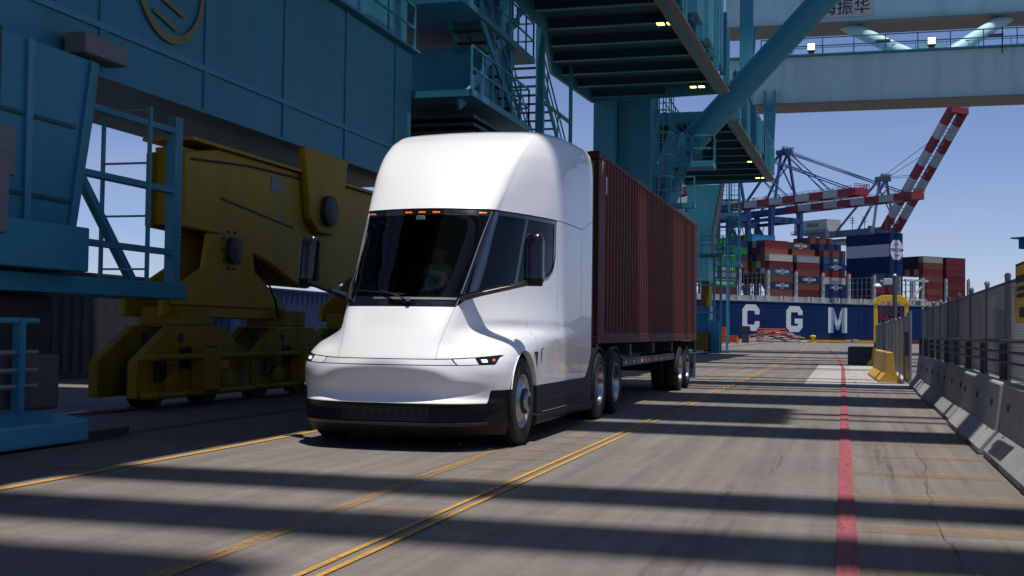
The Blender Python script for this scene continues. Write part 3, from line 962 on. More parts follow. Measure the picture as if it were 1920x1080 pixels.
# heights of the character lines as functions of |u|
TIPU = 3.72
def strip_lo(a):
    z = 0.925 + 0.010 * smooth01((a - 2.2) / 1.2)
    return z if a < 3.40 else z + 0.082 * smooth01((a - 3.40) / (TIPU - 3.40)) ** 1.3
def strip_hi(a):
    return 0.983 + 0.042 * min(1.0, max(0.0, (a - 2.1) / (TIPU - 2.1))) ** 1.25
def strip_mid(a): return (strip_lo(a) + strip_hi(a)) / 2
TIP = 3.72
def bump_bot(a): return 0.515 if a < 3.0 else (0.655 if a > 3.12 else lerp(0.515, 0.655, (a - 3.0) / 0.12))
AY, AZ, AR = 0.50, 0.52, 0.555      # wheel arch
def arch_z(yy, base=0.66):
    d = yy - AY
    if abs(d) < AR:
        return max(base, AZ + math.sqrt(AR * AR - d * d))
    return base
SILL = [(2.0, 1.60), (3.0, 1.70), (4.0, 1.81), (4.55, 1.895), (4.80, 1.955), (4.93, 2.06), (5.0, 2.3)]
def sill(a):
    if a <= 2: return SILL[0][1]
    for (a0, z0), (a1, z1) in zip(SILL[:-1], SILL[1:]):
        if a <= a1:
            return lerp(z0, z1, (a - a0) / (a1 - a0))
    return SILL[-1][1]
def u_of_sill(z):
    for (a0, z0), (a1, z1) in zip(SILL[:-1], SILL[1:]):
        if z <= z1:
            return lerp(a0, a1, (z - z0) / (z1 - z0))
    return 5.0

# bonnet
skin('hood', WHITE, lambda s, t: (lerp(-1.991, 1.991, s), lerp(strip_hi(abs(lerp(-1.991, 1.991, s))) + 0.007, 1.549, t)), 40, 24)
# bumper skin
def ub(z):
    return u_at_y(AY - math.sqrt(max(0.0, AR * AR - (z - AZ) ** 2)), z)
def fb(s, t):
    z = 0.8
    for _ in range(3):
        e = ub(max(0.66, min(1.03, z)))
        u = lerp(-e, e, s)
        a_ = abs(u)
        top = (strip_lo(a_) - 0.008) if a_ < TIP else lerp(strip_lo(TIP) - 0.008, 1.03, min(1, (a_ - TIP) / 0.15))
        z = lerp(bump_bot(a_), top, t)
    return u, z
bumper = skin('bumper', WHITE, fb, 120, 26)
for sg in (-1, 1):
    # wing: from the bonnet seam to the front edge of the door
    def ff(s, t, sg=sg):
        z = 1.2
        for _ in range(3):
            ue = u_at_y(1.07, z)
            u = lerp(2.007, ue, s)
            if u < TIP: lo = strip_hi(u) + 0.008
            else:
                lo = max(1.03, arch_z(S(u, 1.03)[1]))
                lo = lerp(strip_hi(TIP) + 0.008, lo, min(1, (u - TIP) / 0.15))
            hi = sill(u)
            if u < 2.4: hi = lerp(1.553, sill(2.4), max(0, (u - 2.004) / 0.396))
            z = lerp(lo, hi, t)
        return sg * u, z
    skin('wing', WHITE, ff, 90, 40)
    def fwr(s, t, sg=sg):
        z = lerp(0.66, 1.03, t)
        return sg * lerp(u_at_y(AY + math.sqrt(AR * AR - (z - AZ) ** 2), z), u_at_y(1.07, z), s), z
    skin('wing_heel', WHITE, fwr, 6, 12)
    def fd(s, t, sg=sg):
        z = 1.2
        for _ in range(3):
            u = lerp(u_at_y(1.072, z), u_at_y(2.165, z), s)
            z = lerp(0.66, min(sill(u), 1.90), t)
        return sg * u, z
    skin('door', WHITE, fd, 36, 44)
    def fq(s, t, sg=sg):        # white quarter between the rear of the window and the door seam
        z = lerp(1.90, 2.705, t ** 1.6)
        uw = u_of_sill(z)
        return sg * lerp(uw, u_at_y(2.165, z), s), z
    skin('window_quarter', WHITE, fq, 8, 40)
    # panels behind the door
    skin('side_panel', WHITE, lambda s, t, sg=sg: (sg * u_at_y(lerp(2.1715, 3.4535, s), lerp(0.66, 2.705, t)), lerp(0.66, 2.705, t)), 14, 26)
    def fr(s, t, sg=sg):
        yy = lerp(3.4605, 4.15, s)
        lo = 0.66 if yy < 3.74 else lerp(0.66, 0.98, ((yy - 3.74) / 0.41) ** 1.3)
        v = lerp(lo, 2.705 + 0.18 * (yy - 3.46) / 0.69, t)
        return sg * u_at_y(yy, v), v
    skin('fairing_panel', WHITE, fr, 14, 26)
    skin('panel_seam', SEAM, lambda s, t, sg=sg: (sg * lerp(1.98, 2.016, s), lerp(1.0, 1.55, t)), 2, 20, off=-0.004)
    skin('panel_seam', SEAM, lambda s, t, sg=sg: (sg * u_at_y(lerp(2.155, 2.185, s), lerp(0.67, 2.70, t)), lerp(0.67, 2.70, t)), 2, 24, off=-0.004)
    skin('panel_seam', SEAM, lambda s, t, sg=sg: (sg * u_at_y(lerp(3.44, 3.475, s), lerp(0.67, 2.70, t)), lerp(0.67, 2.70, t)), 2, 24, off=-0.004)
    # glass and pillar
    def fa(s, t, sg=sg):
        u = lerp(2.02, 2.985, s)
        return sg * u, lerp(sill(u) + 0.0, 2.695, t)
    skin('pillar_trim', GLOSSB, fa, 10, 24, off=-0.004)
    def fwn(s, t, sg=sg):
        u = lerp(3.0, 4.985, s)
        return sg * u, lerp(sill(u) + 0.012, 2.695, t)
    skin('side_window', GLASSD, fwn, 24, 20, off=-0.010, thick=0)
    # black window surround and the vertical split in the glass
    def fsp(s, t, sg=sg):
        u = lerp(3.98, 4.06, s)
        return sg * u, lerp(sill(u) + 0.012, 2.69, t)
    skin('window_divider', GLOSSB, fsp, 3, 16, off=-0.006, thick=0.012)
    def fse(s, t, sg=sg):
        u = lerp(3.0, 4.985, s)
        z = sill(u)
        return sg * u, lerp(z + 0.002, z + 0.03, t)
    skin('window_trim', GLOSSB, fse, 40, 2, off=0.004, thick=0.02)
    def fst(s, t, sg=sg):
        return sg * lerp(3.0, 4.985, s), lerp(2.655, 2.70, t)
    skin('window_trim', GLOSSB, fst, 30, 2, off=-0.002, thick=0.02)
    def fsr(s, t, sg=sg):
        v = lerp(2.06, 2.69, t)
        return sg * lerp(4.93, 4.992, s), v
    skin('window_trim', GLOSSB, fsr, 3, 20, off=-0.002, thick=0.02)
    def frib(s, t, sg=sg):      # bright edge of the windscreen seal
        return sg * lerp(1.985, 2.015, s), lerp(1.56, 2.69, t)
    skin('windscreen_seal', GALV, frib, 2, 24, off=0.004, thick=0.01)
# roof fairing: one smooth shell from the top of the windscreen to the rear of the cab
def froof(s, t):
    u = lerp(-7, 7, s)
    a = abs(u)
    lo = 2.715 if a < 6 else 2.715 + 0.18 * (a - 6)
    # rows bunch up near the crown
    return u, lerp(lo, 4.15, t)
skin('roof_fairing', WHITE, froof, 140, 90)
# windscreen, header, cowl
skin('windscreen', GLASS, lambda s, t: (lerp(-1.98, 1.98, s), lerp(1.665, 2.63, t)), 32, 26, off=-0.008, thick=0)
skin('windscreen_header', GLOSSB, lambda s, t: (lerp(-1.99, 1.99, s), lerp(2.632, 2.70, t)), 32, 4, off=-0.004)
cowl = skin('cowl', GLOSSB, lambda s, t: (lerp(-1.99, 1.99, s), lerp(1.556, 1.664, t)), 32, 5, off=-0.006)
skin('cowl_strip', GALVD, lambda s, t: (lerp(-0.9, 1.9, s), lerp(1.628, 1.652, t)), 24, 2, off=0.004, thick=0.01)
# amber marker lamps and the camera in the header
for uu in (-1.72, -0.22 * 2, 0.0, 0.22 * 2, 1.72):
    skin('marker_lamp', AMBER, lambda s, t, uu=uu: (lerp(uu - 0.11, uu + 0.11, s), lerp(2.655, 2.672, t)), 4, 1, off=0.004, thick=0.01)
MB().prism([(TX - 0.06, 2.57), (TX + 0.06, 2.57), (TX + 0.045, 2.62), (TX - 0.045, 2.62)], 'y', TY + 0.34, TY + 0.42).build('windscreen_camera', GALV, truck, bevel=0.006)

# light bar: thin black frame, lit centre, lamps at the ends
def band(u0, u1, lo, hi):
    return lambda s, t: (lerp(u0, u1, s), lerp(lo(abs(lerp(u0, u1, s))), hi(abs(lerp(u0, u1, s))), t))
skin('light_bar_frame', GLOSSB, band(-TIP, TIP, lambda a: strip_lo(a) - 0.007, lambda a: strip_hi(a) + 0.007), 90, 3, off=-0.012, thick=0.03)
skin('light_bar', WHITE, band(-2.36, 2.36, lambda a: strip_lo(a) + 0.002, lambda a: strip_hi(a) - 0.002), 60, 3, off=0.0, thick=0.008)
for sg in (-1, 1):
    hl = skin('headlamp', LENS, band(sg * 2.40, sg * 2.92, lambda a: strip_lo(a) + 0.002, lambda a: strip_hi(a) - 0.002), 12, 3, off=0.0, thick=0.008, label='white daytime lamp strip at the %s end of the light bar' % ('right' if sg > 0 else 'left'))
    skin('lamp_housing', GLOSSB, band(sg * 2.92, sg * 3.68, lambda a: strip_lo(a) + 0.002, lambda a: strip_hi(a) - 0.002), 12, 3, off=0.002, thick=0.008)
    skin('headlamp_beam', LAMPE, band(sg * 3.06, sg * 3.22, lambda a: strip_mid(a) - 0.015, lambda a: strip_mid(a) + 0.013), 4, 3, off=0.006, thick=0.01)
    skin('turn_signal', AMBER, band(sg * 3.40, sg * 3.50, lambda a: strip_mid(a) - 0.012, lambda a: strip_mid(a) + 0.012), 4, 3, off=0.006, thick=0.01)

# black lower bumper with grille and lip
def flow(s, t):
    u = lerp(-4.0, 4.0, s)
    return u, lerp(0.16, bump_bot(abs(u)) - 0.006, t)
low = skin('lower_bumper', BLACKP, flow, 120, 20, off=-0.006)
skin('bumper_lip', mat('satin_black', (0.03, 0.03, 0.032), 0.3, var=0.1), lambda s, t: (lerp(-2.95, 2.95, s), lerp(0.285, 0.312, t)), 70, 3, off=0.016, thick=0.02)
for k in range(7):
    zz = 0.335 + 0.022 * k
    skin('grille_slat', STEEL, lambda s, t, zz=zz: (lerp(-1.1, 1.1, s), lerp(zz, zz + 0.011, t)), 16, 1, off=0.006, thick=0.02, parent=low)
for k in range(12):
    uu = -1.1 + 2.2 * k / 11
    skin('grille_bar', STEEL, lambda s, t, uu=uu: (lerp(uu - 0.012, uu + 0.012, s), lerp(0.33, 0.485, t)), 1, 4, off=0.003, thick=0.02, parent=low)
# wheel-arch liners, skirts, steps
for sg in (-1, 1):
    xs = TX + sg * 1.24
    mb = MB()
    rows = []
    for i in range(25):
        a = math.pi * (-0.12 + 1.24 * i / 24)
        rows.append([(xs - sg * d, TY + AY + (AR + 0.0) * math.cos(a), AZ + AR * math.sin(a)) for d in (0.015, 0.55)])
    mb.grid(rows)
    o = mb.build('arch_liner', BLACKP, truck, smooth=True)
    # white arch return
    rows = []
    for i in range(25):
        a = math.pi * (0.08 + 0.84 * i / 24)
        rows.append([(xs - sg * d, TY + AY + (AR - 0.012 * (d > 0.02)) * math.cos(a), AZ + (AR - 0.012 * (d > 0.02)) * math.sin(a)) for d in (0.0, 0.07)])
    MB().grid(rows).build('arch_trim', WHITE, truck, smooth=True)
    # black skirt: recessed main panel, front post, lower sill with step
    x0, x1 = sorted((xs, xs - sg * 0.06))
    MB().box(x0, x1, TY + 1.08, TY + 4.2, 0.335, 0.652).build('side_skirt', BLACKP, truck, bevel=0.008)
    MB().prism([(TY + 3.82, 0.655), (TY + 4.2, 0.655), (TY + 4.2, 0.975)], 'x', x0 + 0.004, x1).build('rear_skirt', BLACKP, truck)
    MB().box(min(xs + sg * 0.006, xs - sg * 0.3), max(xs + sg * 0.006, xs - sg * 0.3), TY + 1.02, TY + 1.16, 0.20, 0.66).build('skirt_post', BLACKP, truck, bevel=0.02)
    MB().prism([(xs - sg * 0.26, 0.19), (xs - sg * 0.02, 0.19), (xs + sg * 0.03, 0.24), (xs + sg * 0.03, 0.315), (xs - sg * 0.02, 0.33), (xs - sg * 0.26, 0.33)], 'y', TY + 0.95, TY + 4.18).build('side_step', BLACKP, truck, bevel=0.012)
    MB().box(min(xs + sg * 0.028, xs - sg * 0.05), max(xs + sg * 0.028, xs - sg * 0.05), TY + 1.25, TY + 4.05, 0.331, 0.337).build('step_tread', GALVD, truck)
    # panel line along the skirt
    MB().box(min(xs + sg * 0.003, xs), max(xs + sg * 0.003, xs), TY + 1.3, TY + 4.15, 0.47, 0.476).build('skirt_groove', STEEL, truck)
    # door handle pocket and a grey wedge for its shadow line, charge-port triangle behind the arch
    MB().prism([(TY + 1.21, 1.08), (TY + 1.245, 1.085), (TY + 1.25, 0.97), (TY + 1.235, 0.93), (TY + 1.20, 0.915), (TY + 1.225, 0.95)], 'x', xs - sg * 0.02, xs + sg * 0.006).build('door_handle', SIGNK, truck)
    MB().prism([(TY + 1.25, 1.075), (TY + 1.62, 1.125), (TY + 1.27, 1.09)], 'x', xs - sg * 0.02, xs + sg * 0.006).build('handle_shadow_line', GALVD, truck)
    MB().prism([(TY + 0.93, 1.055), (TY + 1.08, 1.055), (TY + 1.045, 1.0), (TY + 1.02, 0.88), (TY + 1.01, 0.99)], 'x', xs - sg * 0.02, xs + sg * 0.008).build('side_camera', SIGNK, truck)

# cab rear wall, floor, chassis
MB().prism([(TX - 1.2, 0.95), (TX + 1.2, 0.95), (TX + 1.2, 3.7), (TX + 1.0, 3.9), (TX - 1.0, 3.9), (TX - 1.2, 3.7)], 'y', TY + 4.08, TY + 4.13).build('rear_wall', INTER, truck)
MB().prism([(TX - 1.17, 0.95), (TX - 1.235, 0.95), (TX - 1.23, 3.75), (TX - 1.0, 3.965), (TX + 1.0, 3.965), (TX + 1.23, 3.75), (TX + 1.235, 0.95), (TX + 1.17, 0.95), (TX + 1.17, 3.7), (TX + 0.95, 3.9), (TX - 0.95, 3.9), (TX - 1.17, 3.7)], 'y', TY + 4.155, TY + 4.27).build('rear_seal', RUBBER, truck)
MB().prism([(TX - 0.6, TY + 0.0), (TX + 0.6, TY + 0.0), (TX + 0.95, TY + 1.2), (TX + 1.15, TY + 2.2), (TX + 1.15, TY + 4.05), (TX - 1.15, TY + 4.05), (TX - 1.15, TY + 2.2), (TX - 0.95, TY + 1.2)], 'z', 1.15, 1.2).build('cab_floor', INTER, truck)
MB().box(TX - 0.45, TX + 0.45, TY - 0.3, TY + 6.6, 0.55, 0.95).build('chassis', STEEL, truck)
MB().box(TX - 0.8, TX + 0.8, TY - 0.45, TY + 0.0, 0.25, 0.9).build('front_structure', STEEL, truck)
MB().box(TX - 1.05, TX + 1.05, TY + 1.3, TY + 4.1, 0.3, 0.95).build('battery_pack', STEEL, truck)
MB().box(TX - 0.5, TX + 0.5, TY + 5.1, TY + 6.1, 0.96, 1.10).build('fifth_wheel', STEEL, truck, bevel=0.03)
# interior: dashboard, two screens, steering wheel, seat
MB().prism([(TY - 0.05, 1.2), (TY - 0.05, 1.60), (TY + 0.1, 1.66), (TY + 0.3, 1.62), (TY + 0.34, 1.2)], 'x', TX - 0.5, TX + 0.5).build('dashboard', DASH, truck, bevel=0.03)
for sg in (-1, 1):
    MB().prism([(TX + sg * 0.30, 1.70), (TX + sg * 0.56, 1.70), (TX + sg * 0.56, 1.92), (TX + sg * 0.30, 1.92)], 'y', TY + 0.36, TY + 0.39).build('screen', SCREEN, truck, bevel=0.01)
mb = MB()
c = Vector((TX, TY + 0.42, 1.74))
ring = [(c.x + 0.21 * math.cos(a), c.y + 0.09 * math.sin(a), c.z + 0.19 * math.sin(a)) for a in np.linspace(0, 2 * math.pi, 25)]
mb.path(ring, 0.016, 6)
mb.tube((c.x, c.y, c.z), (c.x, c.y - 0.25, c.z - 0.2), 0.03, 8)
mb.bar((c.x - 0.2, c.y, c.z), (c.x + 0.2, c.y, c.z), 0.05, 0.03)
mb.build('steering_wheel', CLOTH, truck)
MB().box(TX - 0.26, TX + 0.26, TY + 0.75, TY + 1.25, 1.2, 1.5).build('seat', CLOTH, truck, bevel=0.06)
MB().prism([(TY + 1.2, 1.5), (TY + 1.36, 1.5), (TY + 1.5, 2.35), (TY + 1.38, 2.37)], 'x', TX - 0.25, TX + 0.25).build('seat_back', CLOTH, truck, bevel=0.05)
MB().box(TX - 1.15, TX + 1.15, TY + 2.3, TY + 2.36, 1.2, 3.5).build('partition', INTER, truck)
MB().prism([(TX - 0.72, TY + 0.85), (TX + 0.72, TY + 0.85), (TX + 1.0, TY + 1.7), (TX + 1.08, TY + 2.3), (TX - 1.08, TY + 2.3), (TX - 1.0, TY + 1.7)], 'z', 2.76, 2.8).build('headliner', INTER, truck)

# wipers
def wiper(u0, v0, u1, v1, ub0, vb0, ub1, vb1):
    w = MB()
    P = lambda u, v, o_: tuple(S(u, v) + nrm(u, v) * o_ + np.array((TX, TY, 0)))
    w.path([P(u0, v0, 0.03), P((u0 + u1) / 2, (v0 + v1) / 2, 0.05), P(u1, v1, 0.03)], 0.011, 6)
    w.path([P(lerp(ub0, ub1, k / 6), lerp(vb0, vb1, k / 6), 0.016) for k in range(7)], 0.008, 6)
    w.tube(P(u0, v0, 0.0), P(u0, v0, 0.05), 0.025, 8)
    w.build('wiper', SIGNK, truck)
wiper(0.45, 1.60, -0.6, 1.70, 0.25, 1.675, -1.55, 1.72)
wiper(-1.9, 1.62, -1.80, 1.95, -1.93, 1.68, -1.72, 2.42)

# door mirrors on long arms
def mirror(sg):
    mr = MB()
    X = lambda x: TX + sg * x
    arm = [(0.66, -0.10, 1.655), (0.90, 0.02, 1.72), (1.17, 0.17, 1.79), (1.34, 0.26, 1.84)]
    secs = []
    for i, (x, yy, z) in enumerate(arm):
        w = (0.12, 0.11, 0.10, 0.09)[i]
        h = (0.045, 0.036, 0.034, 0.04)[i]
        secs.append([(X(x), TY + yy - w, z), (X(x), TY + yy - w * .4, z + h), (X(x), TY + yy + w, z + h * .6), (X(x), TY + yy + w, z - h * .6), (X(x), TY + yy - w * .4, z - h)])
    vs = [q for s_ in secs for q in s_]
    fs = [(i * 5 + j, i * 5 + (j + 1) % 5, (i + 1) * 5 + (j + 1) % 5, (i + 1) * 5 + j) for i in range(3) for j in range(5)] + [(0, 1, 2, 3, 4), (15, 16, 17, 18, 19)]
    mr.add(vs, fs)
    a = mr.build('mirror_arm', GLOSSB, truck, bevel=0.015)
    # housing: rounded slab tapering to the top
    hs = []
    zs = np.concatenate([np.linspace(0, 0.8, 14), 0.8 + 0.2 * np.sin(np.linspace(0.15, 1, 9) * math.pi / 2)])
    for t in zs:
        z = 1.80 + 0.60 * t
        rd = math.sqrt(max(0.02, 1 - max(0.0, (t - 0.80) / 0.20) ** 2))
        wx = 0.110 * (0.45 + 0.55 * rd) * (0.86 + 0.14 * smooth01(t / 0.15))
        dy = 0.095 * (0.30 + 0.70 * rd) * (0.7 + 0.3 * smooth01(t / 0.15))
        cx, cy = 1.385 - 0.012 * t, 0.29 + 0.05 * t
        ring_ = []
        for k in range(40):
            an = 2 * math.pi * (k + 0.5) / 40
            ca, sa = math.cos(an), math.sin(an)
            e = 0.7
            ring_.append((X(cx + wx * math.copysign(abs(ca) ** e, ca)), TY + cy + dy * math.copysign(abs(sa) ** e, sa), z))
        hs.append(ring_)
    n = 40
    vs = [q for r_ in hs for q in r_]
    fs = [(i * n + j, i * n + (j + 1) % n, (i + 1) * n + (j + 1) % n, (i + 1) * n + j) for i in range(len(hs) - 1) for j in range(n)]
    fs += [tuple(range(n)), tuple(range((len(hs) - 1) * n, len(hs) * n))]
    h = MB().add(vs, fs).build('mirror_housing', MIRB, truck, auto=50)
    MB().prism([(X(1.30), 1.86), (X(1.47), 1.86), (X(1.46), 2.30), (X(1.43), 2.35), (X(1.31), 2.35), (X(1.29), 2.30)], 'y', TY + 0.425, TY + 0.432).build('mirror_glass', MIRRORG, h)
mirror(1)
mirror(-1)

# ------------------------------------------------------------------ wheels
TYRE = [(-0.135, 0.30), (-0.145, 0.34), (-0.15, 0.40), (-0.145, 0.455), (-0.128, 0.482), (-0.115, 0.493), (-0.075, 0.499), (-0.074, 0.487), (-0.062, 0.487), (-0.061, 0.50), (-0.012, 0.501), (-0.011, 0.488), (0.011, 0.488), (0.012, 0.501),
        (0.061, 0.50), (0.062, 0.487), (0.074, 0.487), (0.075, 0.499), (0.115, 0.493), (0.128, 0.482), (0.134, 0.472), (0.1345, 0.466), (0.145, 0.455), (0.15, 0.40), (0.1485, 0.385), (0.1505, 0.38), (0.145, 0.34), (0.135, 0.30)]
def wheel(xc, yc, sg, parent, kind, name='wheel', label=None):
    """xc: centre plane of the outer tyre; sg: +1 when the outside looks to +x"""
    w = MB().lathe(TYRE, (xc, yc, 0.50), 'x', 44, sg).build(name, RUBBER, parent, auto=35, label=label)
    if kind == 'steer':
        prof = [(0.10, 0.305), (0.135, 0.305), (0.14, 0.295), (0.125, 0.285), (0.10, 0.275), (0.095, 0.262), (0.115, 0.225), (0.148, 0.165), (0.155, 0.135), (0.155, 0.12), (0.20, 0.115), (0.215, 0.10), (0.222, 0.07), (0.222, 0.0)]
    else:
        prof = [(0.10, 0.305), (0.14, 0.305), (0.14, 0.292), (0.12, 0.283), (0.03, 0.27), (-0.06, 0.262), (-0.075, 0.24), (-0.08, 0.15), (-0.06, 0.135), (0.06, 0.125), (0.085, 0.11), (0.09, 0.0)]
    rim = MB().lathe(prof, (xc, yc, 0.50), 'x', 40, sg).build('rim', ALU, w, auto=30)
    if kind == 'steer':
        hub = MB().lathe([(0.15, 0.15), (0.172, 0.15), (0.176, 0.142), (0.176, 0.128), (0.158, 0.126), (0.154, 0.12)], (xc, yc, 0.5), 'x', 30, sg).build('hub_ring', STEEL, rim, auto=30)
        MB().lathe([(0.218, 0.07), (0.228, 0.066), (0.23, 0.0)], (xc, yc, 0.5), 'x', 20, sg).build('hub_cap', SIGNK, rim, auto=30)
    if kind == 'steer':
        return w
    nut = MB()
    for k in range(10):
        a = 2 * math.pi * k / 10
        r, t0, t1 = (0.158, 0.15, 0.175) if kind == 'steer' else (0.17, -0.078, -0.045)
        nut.tube((xc + sg * t0, yc + r * math.cos(a), 0.5 + r * math.sin(a)), (xc + sg * t1, yc + r * math.cos(a), 0.5 + r * math.sin(a)), 0.016, 6)
    nut.build('wheel_nuts', ALU, rim, kind='stuff')
    hole = MB()
    for k in range(10):
        a = 2 * math.pi * (k + 0.5) / 10
        r, t0, t1 = (0.215, 0.112, 0.124) if kind == 'steer' else (0.215, -0.078, -0.073)
        hole.tube((xc + sg * t0, yc + r * math.cos(a), 0.5 + r * math.sin(a)), (xc + sg * t1, yc + (r - 0.004) * math.cos(a), 0.5 + (r - 0.004) * math.sin(a)), 0.024, 10)
    hole.build('hand_holes', STEEL, rim, kind='stuff')
    return w
FA = TY + 0.52
for sg in (-1, 1):
    wheel(TX + sg * 1.075, FA, sg, truck, 'steer')
    for k, yy in enumerate((17.42, 18.72)):
        wheel(TX + sg * 1.09, yy, sg, truck, 'drive')
        MB().lathe(TYRE, (TX + sg * 0.77, yy, 0.5), 'x', 36, sg).build('inner_tyre', RUBBER, truck, auto=35)
    # mudguards over the drive axles
    for yy in (17.42, 18.72):
        rows = []
        for i in range(17):
            a = math.pi * (0.12 + 0.76 * i / 16)
            rows.append([(TX + sg * x, yy + 0.57 * math.cos(a), 0.50 + 0.57 * math.sin(a)) for x in (0.6, 1.22)])
        g_ = MB().grid(rows).build('mudguard', BLACKP, truck, smooth=True)
        g_.modifiers.new('solid', 'SOLIDIFY').thickness = 0.02
for yy in (FA, 17.42, 18.72):
    MB().tube((TX - 0.95, yy, 0.5), (TX + 0.95, yy, 0.5), 0.09, 12).build('axle', STEEL, truck)

# ------------------------------------------------------------------ driver
def person_driver():
    p = bpy.data.meshes.new('person')
    J = {'pelvis': (0, 1.42, 1.56), 'belly': (0, 1.46, 1.75), 'chest': (0, 1.50, 1.98), 'neck': (0, 1.50, 2.14), 'head': (0, 1.47, 2.24), 'crown': (0, 1.47, 2.36)}
    V = []; E = []; Rr = []
    idx = {}
    def j(n, co, r):
        idx[n] = len(V); V.append(co); Rr.append(r)
    j('pelvis', J['pelvis'], (0.17, 0.13)); j('belly', J['belly'], (0.16, 0.12)); j('chest', J['chest'], (0.19, 0.12)); j('neck', J['neck'], (0.06, 0.06)); j('head', J['head'], (0.085, 0.095)); j('crown', J['crown'], (0.075, 0.085))
    for s_, n in ((1, 'r'), (-1, 'l')):
        j('sh' + n, (s_ * 0.20, 1.49, 2.04), (0.075, 0.075)); j('el' + n, (s_ * 0.29, 1.27, 1.80), (0.052, 0.052)); j('wr' + n, (s_ * 0.22, 0.90, 1.76), (0.034, 0.034)); j('ha' + n, (s_ * 0.20, 0.80, 1.77), (0.036, 0.024))
        for q, dz in enumerate((0.03, 0.01, -0.01, -0.03)):
            j('f%d' % q + n, (s_ * 0.195, 0.75, 1.77 + dz), (0.010, 0.010)); j('g%d' % q + n, (s_ * 0.175, 0.72, 1.765 + dz), (0.009, 0.009))
        j('t' + n, (s_ * 0.165, 0.80, 1.80), (0.011, 0.011))
        j('hip' + n, (s_ * 0.11, 1.40, 1.55), (0.10, 0.10)); j('kn' + n, (s_ * 0.16, 0.95, 1.57), (0.075, 0.075)); j('an' + n, (s_ * 0.15, 0.80, 1.27), (0.05, 0.05)); j('to' + n, (s_ * 0.15, 0.62, 1.24), (0.045, 0.035))
    for a, c in (('pelvis', 'belly'), ('belly', 'chest'), ('chest', 'neck'), ('neck', 'head'), ('head', 'crown')):
        E.append((idx[a], idx[c]))
    for n in 'rl':
        for a, c in (('chest', 'sh'), ('sh', 'el'), ('el', 'wr'), ('wr', 'ha'), ('pelvis', 'hip'), ('hip', 'kn'), ('kn', 'an'), ('an', 'to'), ('ha', 't')):
            E.append((idx[a + (n if a not in ('chest', 'pelvis') else '')], idx[c + n]))
        for q in range(4):
            E.append((idx['ha' + n], idx['f%d' % q + n])); E.append((idx['f%d' % q + n], idx['g%d' % q + n]))
    p.from_pydata([(x, yy - 1.42, z - 1.2) for x, yy, z in V], E, [])
    o = bpy.data.objects.new('person', p)
    COL.objects.link(o)
    o.location = (TX, TY + 1.00, 1.2)
    sk = o.modifiers.new('skin', 'SKIN')
    for i, r in enumerate(Rr):
        p.skin_vertices[0].data[i].radius = r
    p.skin_vertices[0].data[0].use_root = True
    ss = o.modifiers.new('sub', 'SUBSURF'); ss.levels = 2; ss.render_levels = 2
    p.materials.append(CLOTH)
    tag(o, 'driver in a green hi-vis vest at the wheel behind the truck windscreen', 'person')
    # head skin, face, vest, hair as children
    hd = []
    for i in range(13):
        t = i / 12
        z = 2.10 + 0.27 * t
        r = 0.088 * math.sin(math.pi * min(1, 0.12 + 0.86 * t)) ** 0.6
        hd.append((z, max(0.004, r)))
    def ball(name, prof, cy, m, par, sx=1.0, sy=1.12):
        mb = MB(); n = 18
        vs = [(TX + r * math.cos(2 * math.pi * k / n) * sx, TY - 0.42 + cy + r * math.sin(2 * math.pi * k / n) * sy, z) for z, r in prof for k in range(n)]
        mb.add(vs, [(i * n + k, i * n + (k + 1) % n, (i + 1) * n + (k + 1) % n, (i + 1) * n + k) for i in range(len(prof) - 1) for k in range(n)])
        return mb.build(name, m, par, smooth=True)
    h = ball('head', hd, 1.46, SKIN, o)
    MB().prism([(TX - 0.014, 2.205), (TX + 0.014, 2.205), (TX + 0.006, 2.25), (TX - 0.006, 2.25)], 'y', TY + 0.915, TY + 0.95).build('nose', SKIN, h, bevel=0.004)
    for s_ in (-1, 1):
        MB().lathe([(-0.006, 0.0), (0, 0.011), (0.006, 0.0)], (TX + s_ * 0.033, TY + 0.952, 2.25), 'y', 10).build('eye', SIGNK, h)
        MB().lathe([(-0.01, 0.0), (0, 0.028), (0.012, 0.0)], (TX + s_ * 0.09, TY + 1.05, 2.24), 'x', 10).build('ear', SKIN, h)
    MB().box(TX - 0.024, TX + 0.024, TY + 0.942, TY + 0.955, 2.172, 2.18).build('mouth', mat('lips', (0.22, 0.07, 0.06), 0.6), h)
    ball('hair', [(2.27, 0.092), (2.31, 0.093), (2.35, 0.078), (2.378, 0.045), (2.388, 0.004)], 1.475, HAIR, o)
    vest = []
    for z, w, d in ((1.62, 0.185, 0.15), (1.75, 0.18, 0.145), (1.88, 0.20, 0.15), (1.98, 0.215, 0.15), (2.05, 0.20, 0.12), (2.09, 0.12, 0.09)):
        vest.append([(TX + w * math.copysign(abs(math.cos(a)) ** 0.7, math.cos(a)), TY + 1.07 + d * math.copysign(abs(math.sin(a)) ** 0.8, math.sin(a)), z) for a in np.linspace(0, 2 * math.pi, 25)])
    MB().grid(vest).build('hi_vis_vest', VEST, o, smooth=True)
    for s_ in (-1, 1):
        MB().box(TX + s_ * 0.1 - 0.02, TX + s_ * 0.1 + 0.02, TY + 0.905, TY + 0.915, 1.66, 1.99).build('reflective_strip', VESTG, o)
    MB().box(TX - 0.17, TX + 0.17, TY + 0.908, TY + 0.917, 1.74, 1.78).build('reflective_strip', VESTG, o)
person_driver()

